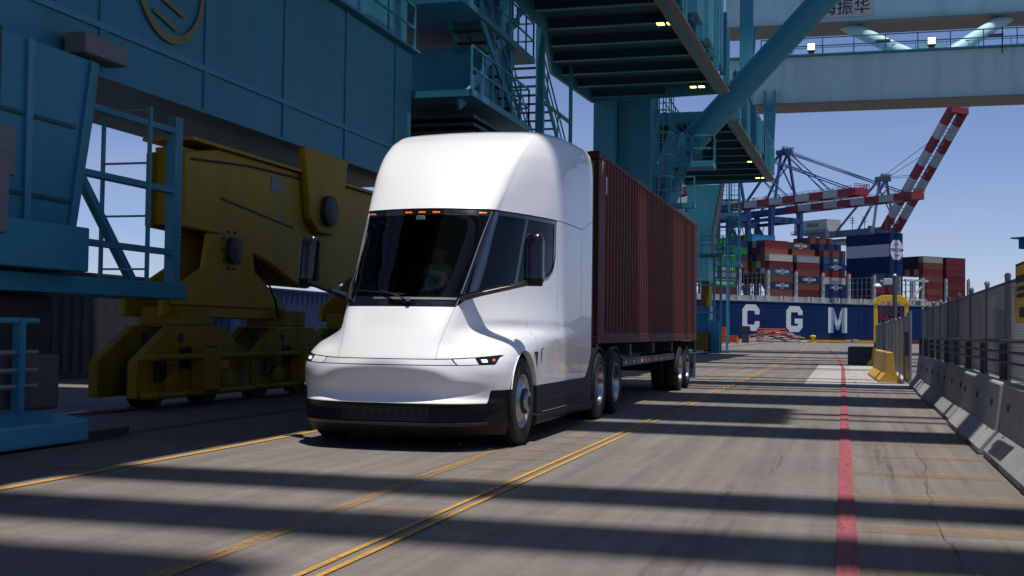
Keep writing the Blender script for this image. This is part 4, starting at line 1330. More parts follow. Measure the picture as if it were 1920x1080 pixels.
# ------------------------------------------------------------------ container chassis trailer
CXc = TX - 0.03
tr = empty('chassis_trailer', (CXc, 24, 0), 'black skeletal container trailer hitched behind the white truck', 'trailer')
C0, C1 = 17.42, 29.85                     # container ends
for s_ in (-1, 1):
    MB().box(CXc + s_ * 0.45 - 0.07, CXc + s_ * 0.45 + 0.07, C0 + 0.3, C1 + 0.05, 0.82, 1.10).build('frame_rail', STEEL, tr)
    MB().box(CXc + s_ * 1.16 - 0.03, CXc + s_ * 1.16 + 0.03, 19.7, 26.0, 0.72, 0.86).build('side_guard', STEEL, tr)
    for k in range(14):
        yy = 19.9 + 0.42 * k
        MB().box(CXc + s_ * 1.192, CXc + s_ * 1.196, yy, yy + 0.2, 0.755, 0.81).build('reflector', [BOOMW, REDP][k % 2], tr)
    MB().bar((CXc + s_ * 0.9, 20.4, 0.82), (CXc + s_ * 0.9, 20.4, 0.42), 0.12).build('landing_leg', STEEL, tr)
    MB().box(CXc + s_ * 0.9 - 0.14, CXc + s_ * 0.9 + 0.14, 20.25, 20.55, 0.38, 0.42).build('landing_foot', STEEL, tr)
    MB().box(CXc + s_ * 1.12 - 0.06, CXc + s_ * 1.12 + 0.06, C0 + 0.02, C0 + 0.2, 0.86, 1.11).build('front_lock', YELLOW, tr)
    MB().box(CXc + s_ * 0.95 - 0.25, CXc + s_ * 0.95 + 0.25, C1 + 0.0, C1 + 0.02, 0.18, 0.78).build('mud_flap', GALV, tr)
    for k, yy in enumerate((26.85, 28.12)):
        wheel(CXc + s_ * 1.08, yy, s_, tr, 'drive')
        MB().lathe(TYRE, (CXc + s_ * 0.76, yy, 0.5), 'x', 36, s_).build('inner_tyre', RUBBER, tr, auto=35)
    MB().prism([(26.2, 0.62), (26.2, 0.82), (28.8, 0.82), (28.8, 0.62), (27.5, 0.48)], 'x', CXc + s_ * 0.45 - 0.05, CXc + s_ * 0.45 + 0.05).build('suspension_beam', STEEL, tr)
for yy in (26.85, 28.12):
    MB().tube((CXc - 0.95, yy, 0.5), (CXc + 0.95, yy, 0.5), 0.075, 12).build('axle', STEEL, tr)
for yy in (C0 + 0.1, 20.4, 23.0, 25.6, C1 - 0.1):
    MB().box(CXc - 1.2, CXc + 1.2, yy - 0.08, yy + 0.08, 0.90, 1.10).build('cross_member', STEEL, tr)
MB().box(CXc - 1.15, CXc + 1.15, C1 - 0.05, C1 + 0.05, 0.42, 0.56).build('rear_bumper', STEEL, tr)
for s_ in (-1, 1):
    MB().box(CXc + s_ * 1.05 - 0.08, CXc + s_ * 1.05 + 0.08, C1 + 0.051, C1 + 0.07, 0.66, 0.72).build('tail_lamp', REDP, tr)
MB().box(CXc - 0.3, CXc + 0.3, 21.2, 22.4, 0.45, 0.8).build('air_tank', STEEL, tr, bevel=0.05)

# ------------------------------------------------------------------ the maroon container
ct = empty('shipping_container', (CXc, (C0 + C1) / 2, 1.12), 'long maroon corrugated shipping container on the trailer behind the truck', 'container')
ZB, ZT = 1.12, 4.02
HW = 1.219
for s_ in (-1, 1):
    xo = CXc + s_ * HW
    # corrugated side wall: trapezoid ribs
    pitch = 0.278
    y0, y1 = C0 + 0.17, C1 - 0.17
    n = int((y1 - y0) / pitch)
    pitch = (y1 - y0) / n
    prof = []
    for k in range(n):
        a = y0 + k * pitch
        if k in (0, n - 1):
            prof += [(a, 0.004)]
            continue
        prof += [(a, 0.004), (a + 0.070, 0.004), (a + 0.138, 0.040), (a + 0.210, 0.040)]
    prof.append((y1, 0.004))
    rows = [[(xo - s_ * d, yy, z) for yy, d in prof] for z in (ZB + 0.16, ZT - 0.06)]
    MB().grid(rows).build('side_wall', MAROON, ct)
    MB().box(min(xo, xo - s_ * 0.06), max(xo, xo - s_ * 0.06), C0 + 0.16, C1 - 0.16, ZT - 0.062, ZT).build('top_rail', MAROOND, ct, bevel=0.008)
    MB().box(min(xo, xo - s_ * 0.05), max(xo, xo - s_ * 0.05), C0 + 0.16, C1 - 0.16, ZB + 0.0, ZB + 0.165).build('bottom_rail', MAROOND, ct, bevel=0.008)
    for ya, yb in ((C0, C0 + 0.165), (C1 - 0.165, C1)):
        MB().box(min(xo, xo - s_ * 0.15), max(xo, xo - s_ * 0.15), ya + 0.004, yb - 0.004, ZB + 0.12, ZT - 0.12).build('corner_post', MAROOND, ct, bevel=0.012)
        for za in (ZB - 0.005, ZT - 0.113):
            cc = MB().box(min(xo + s_ * 0.004, xo - s_ * 0.16), max(xo + s_ * 0.004, xo - s_ * 0.16), ya - 0.006 if ya == C0 else ya, yb if ya == C0 else yb + 0.006, za, za + 0.118).build('corner_casting', MAROOND, ct, bevel=0.01)
            MB().box(min(xo + s_ * 0.006, xo), max(xo + s_ * 0.006, xo), ya + 0.05, ya + 0.115, za + 0.035, za + 0.085).build('casting_hole', SIGNK, cc)
    # yellow height marks at the front top corner
    MB().add([(xo + s_ * 0.005, C0 + 0.17, ZT - 0.12), (xo + s_ * 0.005, C0 + 0.36, ZT - 0.12), (xo + s_ * 0.005, C0 + 0.17, ZT - 0.34)], [(0, 1, 2)]).build('height_mark', SIGNY, ct)
    MB().box(min(xo - s_ * 0.001, xo + s_ * 0.003), max(xo - s_ * 0.001, xo + s_ * 0.003), C0 + 0.55, C0 + 0.61, ZT - 0.6, ZT - 0.32).build('placard', LETTER, ct)
# end walls, roof, floor
for yy, dr in ((C0 + 0.05, 1), (C1 - 0.05, -1)):
    prof = []
    n = 8
    for k in range(n):
        a = CXc - HW + 0.15 + k * (2 * HW - 0.3) / n
        p_ = (2 * HW - 0.3) / n
        prof += [(a, 0.0), (a + p_ * 0.28, 0.0), (a + p_ * 0.5, 0.045), (a + p_ * 0.78, 0.045)]
    prof.append((CXc + HW - 0.15, 0.0))
    MB().grid([[(x, yy + dr * d, z) for x, d in prof] for z in (ZB + 0.12, ZT - 0.1)]).build('end_wall', MAROON, ct)
    MB().box(CXc - HW + 0.15, CXc + HW - 0.15, min(yy - dr * 0.045, yy + dr * 0.06), max(yy - dr * 0.045, yy + dr * 0.06), ZT - 0.105, ZT - 0.002).build('end_header', MAROOND, ct)
    MB().box(CXc - HW + 0.15, CXc + HW - 0.15, min(yy - dr * 0.045, yy + dr * 0.06), max(yy - dr * 0.045, yy + dr * 0.06), ZB + 0.002, ZB + 0.13).build('end_sill', MAROOND, ct)
MB().box(CXc - HW + 0.06, CXc + HW - 0.06, C0 + 0.12, C1 - 0.12, ZT - 0.05, ZT - 0.02).build('roof', MAROON, ct)
MB().box(CXc - HW + 0.05, CXc + HW - 0.05, C0 + 0.1, C1 - 0.1, ZB + 0.06, ZB + 0.12).build('floor', WOOD, ct)

# ------------------------------------------------------------------ helpers for the steelwork of the cranes
def handrail(name, pts, parent, h=1.1, step=1.6, m=None, r=0.022, mids=1):
    m = m or TEALG
    mb = MB()
    for a, c in zip(pts[:-1], pts[1:]):
        a = Vector(a); c = Vector(c)
        L = (c - a).length
        n = max(1, int(round(L / step)))
        for i in range(n + 1):
            p = a.lerp(c, i / n)
            mb.bar(p, p + Vector((0, 0, h)), r * 2)
        for k in range(mids + 1):
            zz = h * (1 - k / (mids + 1))
            mb.bar(a + Vector((0, 0, zz)), c + Vector((0, 0, zz)), r * 2)
    return mb.build(name, m, parent)

def stair(parent, p0, p1, width, wdir, m=None, rail=True, treadm=None):
    """flight from p0 (foot) to p1 (head); each tread is a piece"""
    m = m or TEAL
    p0 = Vector(p0); p1 = Vector(p1); w = Vector(wdir).normalized() * (width / 2)
    n = max(3, int(abs(p1.z - p0.z) / 0.23))
    for s_ in (-1, 1):
        st_ = MB().bar(p0 + w * s_, p1 + w * s_, 0.06, 0.24).build('stringer', m, parent)
        if rail:
            mb = MB()
            mb.bar(p0 + w * s_ + Vector((0, 0, 1.0)), p1 + w * s_ + Vector((0, 0, 1.0)), 0.045)
            mb.bar(p0 + w * s_ + Vector((0, 0, 0.55)), p1 + w * s_ + Vector((0, 0, 0.55)), 0.04)
            for k in range(4):
                q = p0.lerp(p1, k / 3) + w * s_
                mb.bar(q, q + Vector((0, 0, 1.0)), 0.045)
            mb.build('stair_rail', TEALG, parent)
    d = (p1 - p0); d.z = 0; d.normalize()
    base = None
    for k in range(1, n):
        q = p0.lerp(p1, k / n)
        mb = MB()
        mb.bar(q - w, q + w, 0.24, 0.035)
        mb.build('tread', treadm or STEEL, parent)

def ladder(parent, x, y, z0, z1, w=0.45, cage=True, face=-1, m=None, step=0.3):
    m = m or TEALG
    mb = MB()
    for s_ in (-1, 1):
        mb.bar((x + s_ * w / 2, y, z0), (x + s_ * w / 2, y, z1), 0.05)
    z = z0 + 0.2
    while z < z1:
        mb.bar((x - w / 2, y, z), (x + w / 2, y, z), 0.03)
        z += step
    mb.build('ladder', m, parent)
    if cage:
        mb = MB()
        z = z0 + 2.2
        while z < z1 + 0.4:
            pts = [(x + 0.36 * math.cos(a), y + face * 0.65 * math.sin(a), z) for a in np.linspace(0, math.pi, 9)]
            for a, c in zip(pts[:-1], pts[1:]):
                mb.bar(a, c, 0.05)
            z += 0.9
        for a in np.linspace(0.15, math.pi - 0.15, 5):
            mb.bar((x + 0.36 * math.cos(a), y + face * 0.65 * math.sin(a), z0 + 2.2), (x + 0.36 * math.cos(a), y + face * 0.65 * math.sin(a), z1 + 0.4), 0.035)
        mb.build('ladder_cage', m, parent)

def deck(parent, poly, z, right_edge, rib_step=2.0, wall_h=2.0, lamps=(), stiff=0.95):
    """raised machinery deck seen from below: plate, lateral ribs, edge flanges, stiffened parapet on the right"""
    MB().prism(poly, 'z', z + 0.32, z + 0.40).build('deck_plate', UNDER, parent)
    ys = [p[1] for p in poly]
    y0, y1 = min(ys), max(ys)
    def xr(y):  # extent of the polygon at y
        xs = []
        n = len(poly)
        for i in range(n):
            (xa, ya), (xb, yb) = poly[i], poly[(i + 1) % n]
            if (ya - y) * (yb - y) <= 0 and abs(ya - yb) > 1e-6:
                xs.append(xa + (xb - xa) * (y - ya) / (yb - ya))
        return min(xs), max(xs)
    y = y0 + 0.6
    k = 0
    while y < y1 - 0.3:
        a, c = xr(y)
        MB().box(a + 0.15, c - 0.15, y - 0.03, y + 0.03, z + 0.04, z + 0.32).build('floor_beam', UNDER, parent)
        MB().box(a + 0.15, c - 0.15, y - 0.11, y + 0.11, z + 0.015, z + 0.04).build('beam_flange', TEAL, parent)
        yn = min(y + rib_step, y1 - 0.2)
        for q in range(1, 5):
            xx = a + (c - a) * q / 5
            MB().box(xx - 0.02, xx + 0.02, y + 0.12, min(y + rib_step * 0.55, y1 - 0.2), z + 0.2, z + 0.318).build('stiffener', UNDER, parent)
        y = yn + 1e-3 if yn < y1 - 0.25 else y1
    n = len(poly)
    for i in range(n):
        (xa, ya), (xb, yb) = poly[i], poly[(i + 1) % n]
        MB().bar((xa, ya, z + 0.16), (xb, yb, z + 0.16), 0.12, 0.5).build('edge_beam', TEAL, parent)
    (xa, ya), (xb, yb) = right_edge
    d = Vector((xb - xa, yb - ya, 0)).normalized()
    MB().bar((xa + 0.05, ya, z - 0.02), (xb + 0.05, yb, z - 0.02), 0.55, 0.06).build('edge_flange', FLANGE, parent)
    L = math.hypot(xb - xa, yb - ya)
    MB().bar((xa + 0.12, ya, z + wall_h / 2 + 0.3), (xb + 0.12, yb, z + wall_h / 2 + 0.3), 0.04, wall_h - 0.5).build('parapet', TEAL, parent)
    k = 0
    t = 0.3
    rk = random.Random(int(ya * 10))
    while t < L:
        q = Vector((xa, ya, 0)) + d * t
        hh = wall_h * rk.uniform(0.82, 1.1)
        zb = z + rk.uniform(0.0, 0.35)
        ww = rk.uniform(0.10, 0.34)
        MB().box(q.x + 0.14, q.x + 0.14 + rk.uniform(0.12, 0.3), q.y - ww / 2, q.y + ww / 2, zb, z + hh).build('parapet_rib', TEALG if k % 3 == 1 else TEAL, parent, bevel=0.015)
        t += stiff * rk.uniform(0.75, 1.25)
        k += 1
    MB().bar((xa + 0.2, ya, z + wall_h + 0.1), (xb + 0.2, yb, z + wall_h + 0.1), 0.08).build('parapet_rail', TEALG, parent)
    for (lx, ly) in lamps:
        lm = MB().box(lx - 0.32, lx + 0.32, ly - 0.16, ly + 0.16, z + 0.0, z + 0.14).build('deck_lamp', STEEL, parent)
        for s_ in (-1, 1):
            MB().box(lx + s_ * 0.16 - 0.11, lx + s_ * 0.16 + 0.11, ly - 0.14, ly + 0.14, z - 0.02, z - 0.001).build('lamp_tube', LAMPY, lm)

def boom(parent, y0, y1, z, xa=-26, xb=44, h=1.2, name='boom_girder'):
    """overhead girder across the road; y0..y1 is where its shadow falls on the ground"""
    w = max(0.12, (y1 - y0) - abs(SY) * h)
    yc = (y0 + y1) / 2 + SY * (z + h / 2)
    MB().box(xa, xb, yc - w / 2, yc + w / 2, z, z + h).build(name, TEALL, parent)

def bogie(parent, yc, xc, m=None, scale=1.0):
    """two-wheel travelling bogie"""
    m = m or YELB
    b = MB().prism([(yc - 1.75, 0.20), (yc - 1.75, 0.75), (yc - 1.25, 1.05), (yc - 0.8, 1.30), (yc + 0.8, 1.30), (yc + 1.25, 1.05), (yc + 1.75, 0.75), (yc + 1.75, 0.20)], 'x', xc - 0.42, xc - 0.25).build('bogie_side_plate', m, parent, bevel=0.02)
    MB().prism([(yc - 1.75, 0.20), (yc - 1.75, 0.75), (yc - 1.25, 1.05), (yc - 0.8, 1.30), (yc + 0.8, 1.30), (yc + 1.25, 1.05), (yc + 1.75, 0.75), (yc + 1.75, 0.20)], 'x', xc + 0.25, xc + 0.42).build('bogie_side_plate', m, parent, bevel=0.02)
    for s_ in (-1, 1):
        w = MB().lathe([(-0.12, 0.0), (-0.12, 0.40), (-0.08, 0.40), (-0.08, 0.34), (0.08, 0.34), (0.08, 0.40), (0.12, 0.40), (0.12, 0)], (xc, yc + s_ * 0.85, 0.38), 'x', 28).build('travel_wheel', STEEL, parent, auto=35)
        MB().lathe([(0.42, 0.0), (0.42, 0.2), (0.50, 0.2), (0.53, 0.14), (0.53, 0.0)], (xc, yc + s_ * 0.85, 0.40), 'x', 20).build('axle_box', m, w, auto=35)
        MB().box(xc + 0.421, xc + 0.44, yc + s_ * 0.42 - 0.16, yc + s_ * 0.42 + 0.16, 0.62, 0.98).build('access_hole', SIGNK, parent)
    MB().box(xc + 0.42, xc + 0.72, yc - 0.25, yc + 0.25, 0.25, 0.95).build('drive_motor', m, parent, bevel=0.04)
    MB().box(xc - 0.4, xc + 0.4, yc - 0.45, yc + 0.45, 1.31, 1.62).build('bogie_saddle', m, parent, bevel=0.03)
    for zz in (0.24, 0.82):
        MB().path([(xc + 0.45, yc - 1.7, zz), (xc + 0.62, yc - 1.5, zz), (xc + 0.62, yc + 1.5, zz), (xc + 0.45, yc + 1.7, zz)], 0.055, 8).build('guard_tube', m, parent)
    MB().box(xc + 0.425, xc + 0.46, yc - 1.3, yc - 1.0, 0.45, 0.8).build('warning_plate', SIGNK, parent)

# ------------------------------------------------------------------ nearest crane, on the left
k1 = empty('gantry_crane', (-11.5, 18, 0), 'huge blue harbour gantry crane on yellow bogies filling the left side', 'crane', 'blue gantry cranes over the road')
MB().box(-12.6, -10.5, -8.0, 27.9, 4.95, 8.26).build('sill_beam', TEAL, k1, bevel=0.03)
MB().box(-12.9, -10.36, -8.0, 27.95, 4.90, 4.95).build('sill_flange', TEAL, k1)
MB().box(-12.8, -10.30, -8.0, 27.95, 8.262, 8.32).build('sill_flange', TEALG, k1)
MB().box(-10.499, -10.46, -8.0, 27.9, 5.64, 5.74).build('sill_stiffener', TEALG, k1)
for yy in (3.0, 6.0, 9.0, 11.95, 14.9, 17.85, 20.8, 23.75, 26.7):
    MB().box(-10.4985, -10.47, yy, yy + 0.16, 4.96, 8.25).build('weld_strap', TEAL, k1)
handrail('handrail', [(-10.4, -8, 8.32), (-10.4, 27.8, 8.32)], k1, step=1.8)
# yellow ring emblem on the beam
cy_, cz_ = 16.75, 6.88
rows = []
for i in range(49):
    a = 2 * math.pi * i / 48
    wd = 0.07 + 0.05 * max(0, math.cos(a + math.pi / 2)) 
    rows.append([(-10.452, cy_ + (1.02 - q) * math.cos(a), cz_ + (1.02 - q) * math.sin(a)) for q in (0, wd + 0.03)])
MB().grid(rows).build('ring_emblem', EMBL, k1)
MB().prism([(cy_ - 0.5, 6.25), (cy_ + 0.2, 6.08), (cy_ + 0.25, 6.14), (cy_ - 0.45, 6.32)], 'x', -10.459, -10.452).build('emblem_stroke', EMBL, k1)
MB().prism([(cy_ - 0.75, 6.6), (cy_ + 0.4, 6.36), (cy_ + 0.45, 6.42), (cy_ - 0.7, 6.67)], 'x', -10.459, -10.452).build('emblem_stroke', EMBL, k1)
# flood lamp under the beam edge
fl = MB().box(-10.42, -10.05, 14.0, 15.0, 5.06, 5.36).build('floodlight', FLANGE, k1, bevel=0.03)
MB().box(-10.3, -10.2, 14.3, 14.4, 4.95, 5.08).build('lamp_bracket', STEEL, fl)
# legs
for yy in (-6.0, 26.4):
    MB().box(-12.5, -10.6, yy - 1.3, yy + 1.4, 8.32, 46).build('crane_leg', TEAL, k1, bevel=0.04)
MB().box(24, 26, -7.3, -4.6, 0, 46).build('crane_leg', TEAL, k1)
# yellow equalisers and bogies
def equaliser(parent, yc, m=None):
    m = m or YELLOW
    for xo in (-11.25, -10.62):
        MB().prism([(yc - 5.2, 2.95), (yc - 5.2, 4.20), (yc - 4.1, 4.40), (yc + 4.1, 4.40), (yc + 5.2, 4.20), (yc + 5.2, 2.95), (yc + 4.1, 2.92), (yc + 2.2, 2.55), (yc + 0.9, 2.15), (yc - 0.9, 2.15), (yc - 2.2, 2.55), (yc - 4.1, 2.92)], 'x', xo, xo + 0.12).build('equaliser_plate', m, parent, bevel=0.03)
    MB().box(-11.35, -10.40, yc - 5.15, yc + 5.15, 4.402, 4.46).build('equaliser_flange', m, parent)
    MB().box(-11.13, -10.62, yc - 5.1, yc + 5.1, 3.0, 4.3).build('equaliser_web', m, parent)
    # main pin bracket
    MB().prism([(yc - 1.1, 4.93), (yc + 1.1, 4.93), (yc + 0.75, 3.5), (yc + 0.35, 3.25), (yc - 0.35, 3.25), (yc - 0.75, 3.5)], 'x', -10.48, -10.32).build('pin_bracket', m, parent, bevel=0.04)
    MB().lathe([(0, 0.0), (0, 0.32), (0.12, 0.32), (0.16, 0.22), (0.16, 0.0)], (-10.32, yc, 3.72), 'x', 24).build('main_pin', STEEL, parent, auto=35)
    MB().bar((-10.49, yc - 4.0, 3.55), (-10.49, yc - 1.2, 3.28), 0.03, 0.03).build('weld_seam', STEEL, parent)
    for s_ in (-1, 1):
        ym = yc + s_ * 3.75
        for xo in (-11.2, -10.52):
            MB().prism([(ym - 0.75, 2.90), (ym + 0.75, 2.90), (ym + 0.9, 2.3), (ym + 2.15, 1.75), (ym + 2.15, 1.45), (ym - 2.15, 1.45), (ym - 2.15, 1.75), (ym - 0.9, 2.3)], 'x', xo, xo + 0.1).build('sub_equaliser', m, parent, bevel=0.02)
        MB().lathe([(0, 0.0), (0, 0.24), (0.1, 0.24), (0.13, 0.0)], (-10.42, ym, 2.65), 'x', 20).build('pin', STEEL, parent, auto=35)
        MB().box(-10.5, -10.38, ym - 2.0, ym + 2.0, 1.66, 1.74).build('sub_flange', m, parent)
equaliser(k1, 22.55)
for yy in (17.35, 20.95, 24.55, 28.15):
    bogie(k1, yy, -10.6)
equaliser(k1, -3.0)
rb = random.Random(5)
for yy in (18.8, 26.3):                       # bolt circles round the pins
    bm_ = MB()
    for q_ in range(10):
        a = 2 * math.pi * q_ / 10
        bm_.tube((-10.43, yy + 0.34 * math.cos(a), 2.65 + 0.34 * math.sin(a)), (-10.395, yy + 0.34 * math.cos(a), 2.65 + 0.34 * math.sin(a)), 0.03, 6)
    bm_.build('bolt_ring', STEEL, k1)
for yy in (19.6, 25.5):   # sagging hoses and conduits
    pts = [(-10.36 + 0.06 * math.sin(t * 3), yy + 1.1 * t, 2.55 - 1.2 * t + 0.35 * (t - t * t) * rb.uniform(-2, 0.5)) for t in np.linspace(0, 1, 9)]
    MB().path(pts, 0.022, 6).build('hose', SIGNK, k1)
for yy, zz in ((20.4, 3.9),):
    MB().box(-10.495, -10.485, yy, yy + 0.45, zz, zz + 0.28).build('maker_plate', FLANGE, k1)
MB().path([(-10.47, 17.5, 4.1), (-10.47, 19.5, 4.25), (-10.47, 22.0, 4.3)], 0.02, 6).build('conduit', STEEL, k1)
for yy in (17.35, 20.95, 24.55, 28.15):
    MB().box(-10.17, -10.15, yy + 0.5, yy + 0.95, 0.48, 0.72).build('warning_plate', SIGNY, k1)
    MB().box(-10.9, -10.15, yy - 0.6, yy - 0.5, 1.05, 1.18).build('grease_line', STEEL, k1)
# blue service column, cabinets and guard on the near side
MB().prism([(11.2, 1.95), (11.2, 4.90), (14.05, 4.90), (13.95, 4.2), (13.5, 1.95)], 'x', -10.9, -9.85).build('service_column', TEAL, k1, bevel=0.03)
MB().box(-9.849, -9.80, 12.5, 12.62, 2.0, 4.88).build('column_rib', TEALG, k1)
MB().bar((-9.83, 13.35, 2.0), (-9.83, 13.85, 4.86), 0.05, 0.12, up=(0, 1, 0)).build('column_rib', TEAL, k1)
for zz in (2.9, 3.9):
    MB().box(-9.849, -9.82, 11.3, 13.5, zz, zz + 0.05).build('panel_seam', UNDER, k1)
MB().box(-9.849, -9.70, 11.5, 12.2, 3.1, 3.7).build('junction_box', FLANGE, k1, bevel=0.02)
MB().path([(-9.75, 11.9, 3.7), (-9.75, 11.9, 4.88)], 0.03, 8).build('conduit', STEEL, k1)
MB().box(-10.2, -9.3, 9.4, 11.6, 2.35, 3.3).build('control_cabinet', FLANGE, k1, bevel=0.03)
MB().box(-10.2, -9.35, 11.0, 13.2, 1.98, 2.55).build('cable_tray', TEAL, k1, bevel=0.02)
MB().box(-10.6, -9.6, 8.0, 16.0, 1.70, 1.94).build('service_platform', TEAL, k1, bevel=0.02)
MB().box(-10.9, -9.9, 10.5, 13.2, 0.45, 1.68).build('cable_drum_box', STEEL, k1, bevel=0.05)
MB().box(-9.9, -9.1, 9.0, 10.4, 0.35, 1.25).build('motor_box', TEAL, k1, bevel=0.04)
MB().box(-9.95, -9.0, 10.6, 12.2, 0.3, 0.95).build('motor_box', GALVD, k1, bevel=0.04)
# low guard box at the ground and three tubes above
gx = -7.98
MB().prism([(gx, 0.03), (gx, 0.27), (gx - 0.5, 0.34), (gx - 1.4, 0.34), (gx - 1.4, 0.03)], 'y', 4.0, 11.35).build('bumper_guard', TEALG, k1, bevel=0.03)
for zz in (0.60, 0.78, 0.98, 1.34):
    MB().tube((gx - 0.9, 4.0, zz), (gx - 0.9, 11.6, zz), 0.035, 8).build('guard_rail', GALV if zz < 1 else TEALG, k1)
for yy in (5, 7, 9, 11.3):
    MB().box(gx - 0.95, gx - 0.85, yy - 0.05, yy + 0.05, 0.3, 1.36).build('guard_post', TEAL, k1)
MB().box(gx - 0.12, gx - 0.06, 11.36, 12.2, 0.02, 0.12).build('rail_sweeper', STEEL, k1)
# ladder and slats in the open bay
ladder(k1, -10.45, 15.6, 1.95, 4.6, 0.8, cage=False, m=TEALG, step=0.8)
MB().bar((-10.5, 14.1, 3.9), (-10.5, 15.9, 1.98), 0.12).build('brace', TEAL, k1)
MB().bar((-10.5, 17.02, 4.7), (-10.5, 17.02, 1.9), 0.16, 0.22).build('bay_post', TEAL, k1)
for zz in (2.45, 3.45, 4.42):
    MB().box(-10.58, -10.42, 14.05, 16.9, zz, zz + 0.09).build('bay_rail', TEAL, k1)
# far-end stair tower with platforms
MB().box(-12.4, -8.9, 28.0, 33.6, 7.15, 7.32).build('landing', TEAL, k1)
handrail('handrail', [(-8.95, 28.0, 7.32), (-8.95, 33.6, 7.32), (-12.4, 33.6, 7.32)], k1, step=0.9)
for k in range(6):
    MB().box(-11.9, -9.2, 29.0 + 0.0 * k, 32.6, 5.75 + 0.21 * k, 5.83 + 0.21 * k).build('louvre', UNDER, k1)
MB().box(-12.3, -9.6, 30.8, 33.4, 7.34, 9.1).build('switch_cabinet', TEAL, k1, bevel=0.03)
for k in range(3):
    MB().box(-9.6, -9.58, 31.0 + 0.8 * k, 31.6 + 0.8 * k, 7.5, 8.95).build('cabinet_door', TEALG, k1, bevel=0.01)
MB().box(-12.4, -9.2, 28.0, 35.2, 9.55, 9.72).build('landing', TEAL, k1)
handrail('handrail', [(-9.25, 28.0, 9.72), (-9.25, 35.2, 9.72), (-12.4, 35.2, 9.72)], k1, step=0.9)
MB().box(-12.2, -10.0, 31.5, 35.0, 9.72, 12.0).build('upper_box', TEAL, k1, bevel=0.03)
MB().bar((-9.6, 33.5, 7.2), (-9.6, 33.5, 12.5), 0.28, 0.28).build('tower_post', TEAL, k1)
MB().bar((-9.3, 36.4, 4.0), (-9.3, 36.4, 12.5), 0.2, 0.2).build('tower_post', TEAL, k1)
stair(k1, (-9.75, 33.8, 7.3), (-9.75, 29.8, 9.6), 0.9, (1, 0, 0))
stair(k1, (-10.35, 42.3, 7.0), (-10.35, 37.6, 10.3), 1.15, (1, 0, 0))
stair(k1, (-9.4, 30.5, 10.0), (-9.4, 34.5, 12.6), 0.9, (1, 0, 0))
for (x, yy) in ((-9.72, 42.5), (-10.98, 42.5), (-9.72, 37.6), (-10.98, 37.6)):
    MB().bar((x, yy, 3.0), (x, yy, 12.5), 0.12).build('tower_post', TEAL, k1)
MB().box(-11.0, -9.2, 42.3, 43.6, 6.85, 7.0).build('landing', TEAL, k1)
for zz in (4.6, 9.0, 11.6):
    MB().bar((-9.72, 37.6, zz), (-9.72, 42.5, zz), 0.1).build('tower_tie', TEAL, k1)
for k in range(7):
    MB().bar((-9.35, 28.2 + 1.1 * k, 7.0 + 0.75 * k), (-9.35, 29.4 + 1.1 * k, 7.6 + 0.75 * k), 0.07, 0.3).build('cable_tray', TEALG, k1)
# deck over the road edge (above the frame) and the high girders
deck(k1, [(-10.2, -10), (-5.45, -10), (-5.45, 27.0), (-10.2, 27.0)], 10.8, ((-5.45, -10), (-5.45, 27.0)), rib_step=3.0)
boom(k1, 8.75, 9.82, 47, -26, 46)
boom(k1, 6.76, 7.9, 47, -26, 46)
boom(k1, 2.5, 6.1, 44, -26, 2.8, h=2.2, name='machinery_house')
boom(k1, -2.0, -1.0, 44, -26, 46)

# ------------------------------------------------------------------ second crane
k2 = empty('gantry_crane', (-9, 49, 0), 'blue gantry crane behind the truck with a dark deck and yellow lamps overhead', 'crane', 'blue gantry cranes over the road')
MB().box(-10.05, -9.15, 48.2, 50.8, 0, 13.4).build('crane_leg', TEAL, k2, bevel=0.04)
MB().box(-9.14, -7.75, 48.9, 50.8, 0, 13.4).build('crane_leg', TEAL, k2, bevel=0.04)
MB().bar((-7.9, 50.2, 10.8), (-8.6, 50.2, 6.6), 0.7, 0.6).build('leg_haunch', TEALG, k2, bevel=0.03)
MB().bar((-8.5, 50.4, 3.5), (-6.85, 51.9, 9.9), 1.1, 0.9).build('brace_shoe', TEALG, k2, bevel=0.04)
MB().tube((-7.05, 52, 9.0), (6.3, 52, 23.4), 0.56, 24).build('tube_brace', TEAL, k2, auto=40)
MB().box(-10.6, -8.6, 50.9, 75.0, 4.9, 8.2).build('sill_beam', TEAL, k2, bevel=0.03)
ladder(k2, -7.1, 48.6, 5.5, 11.2, 0.5, cage=True, face=-1)
MB().box(-7.1, -5.3, 50.3, 51.6, 8.35, 8.6).build('landing', TEAL, k2, bevel=0.01)
handrail('handrail', [(-7.1, 50.35, 8.6), (-5.35, 50.35, 8.6), (-5.35, 51.6, 8.6)], k2, step=0.7, r=0.03)
stair(k2, (-8.2, 50.8, 5.3), (-6.6, 50.8, 8.35), 0.8, (0, 1, 0))
stair(k2, (-6.0, 51.8, 8.6), (-7.6, 51.8, 10.9), 0.8, (0, 1, 0))
MB().box(-7.7, -6.0, 49.6, 50.2, 6.55, 6.75).build('landing', TEAL, k2)
handrail('handrail', [(-7.7, 49.6, 6.75), (-6.0, 49.6, 6.75)], k2, step=0.6, r=0.025)
deck(k2, [(-9.0, 31.0), (-5.05, 31.0), (-4.62, 46.7), (-9.95, 47.5), (-10.3, 41.8), (-9.05, 35.6)], 10.8, ((-5.05, 31.0), (-4.62, 46.7)), rib_step=2.2, wall_h=2.6, lamps=((-5.27, 36.0), (-5.43, 45.6)))
for yy in (33.2, 36.5, 39.8, 43.1):
    MB().box(-5.0, -4.35, yy, yy + 1.5, 11.2, 14.5).build('equipment_locker', TEAL if yy < 38 else TEALG, k2, bevel=0.03)
MB().box(-10.4, -5.6, 40.5, 50.9, 13.4, 18.0).build('upper_box', TEAL, k2, bevel=0.03)  # box added out of sight above the deck to shade the legs
MB().box(-10.4, -8.0, 48.2, 50.8, 18.0, 41.0).build('crane_leg', TEAL, k2)
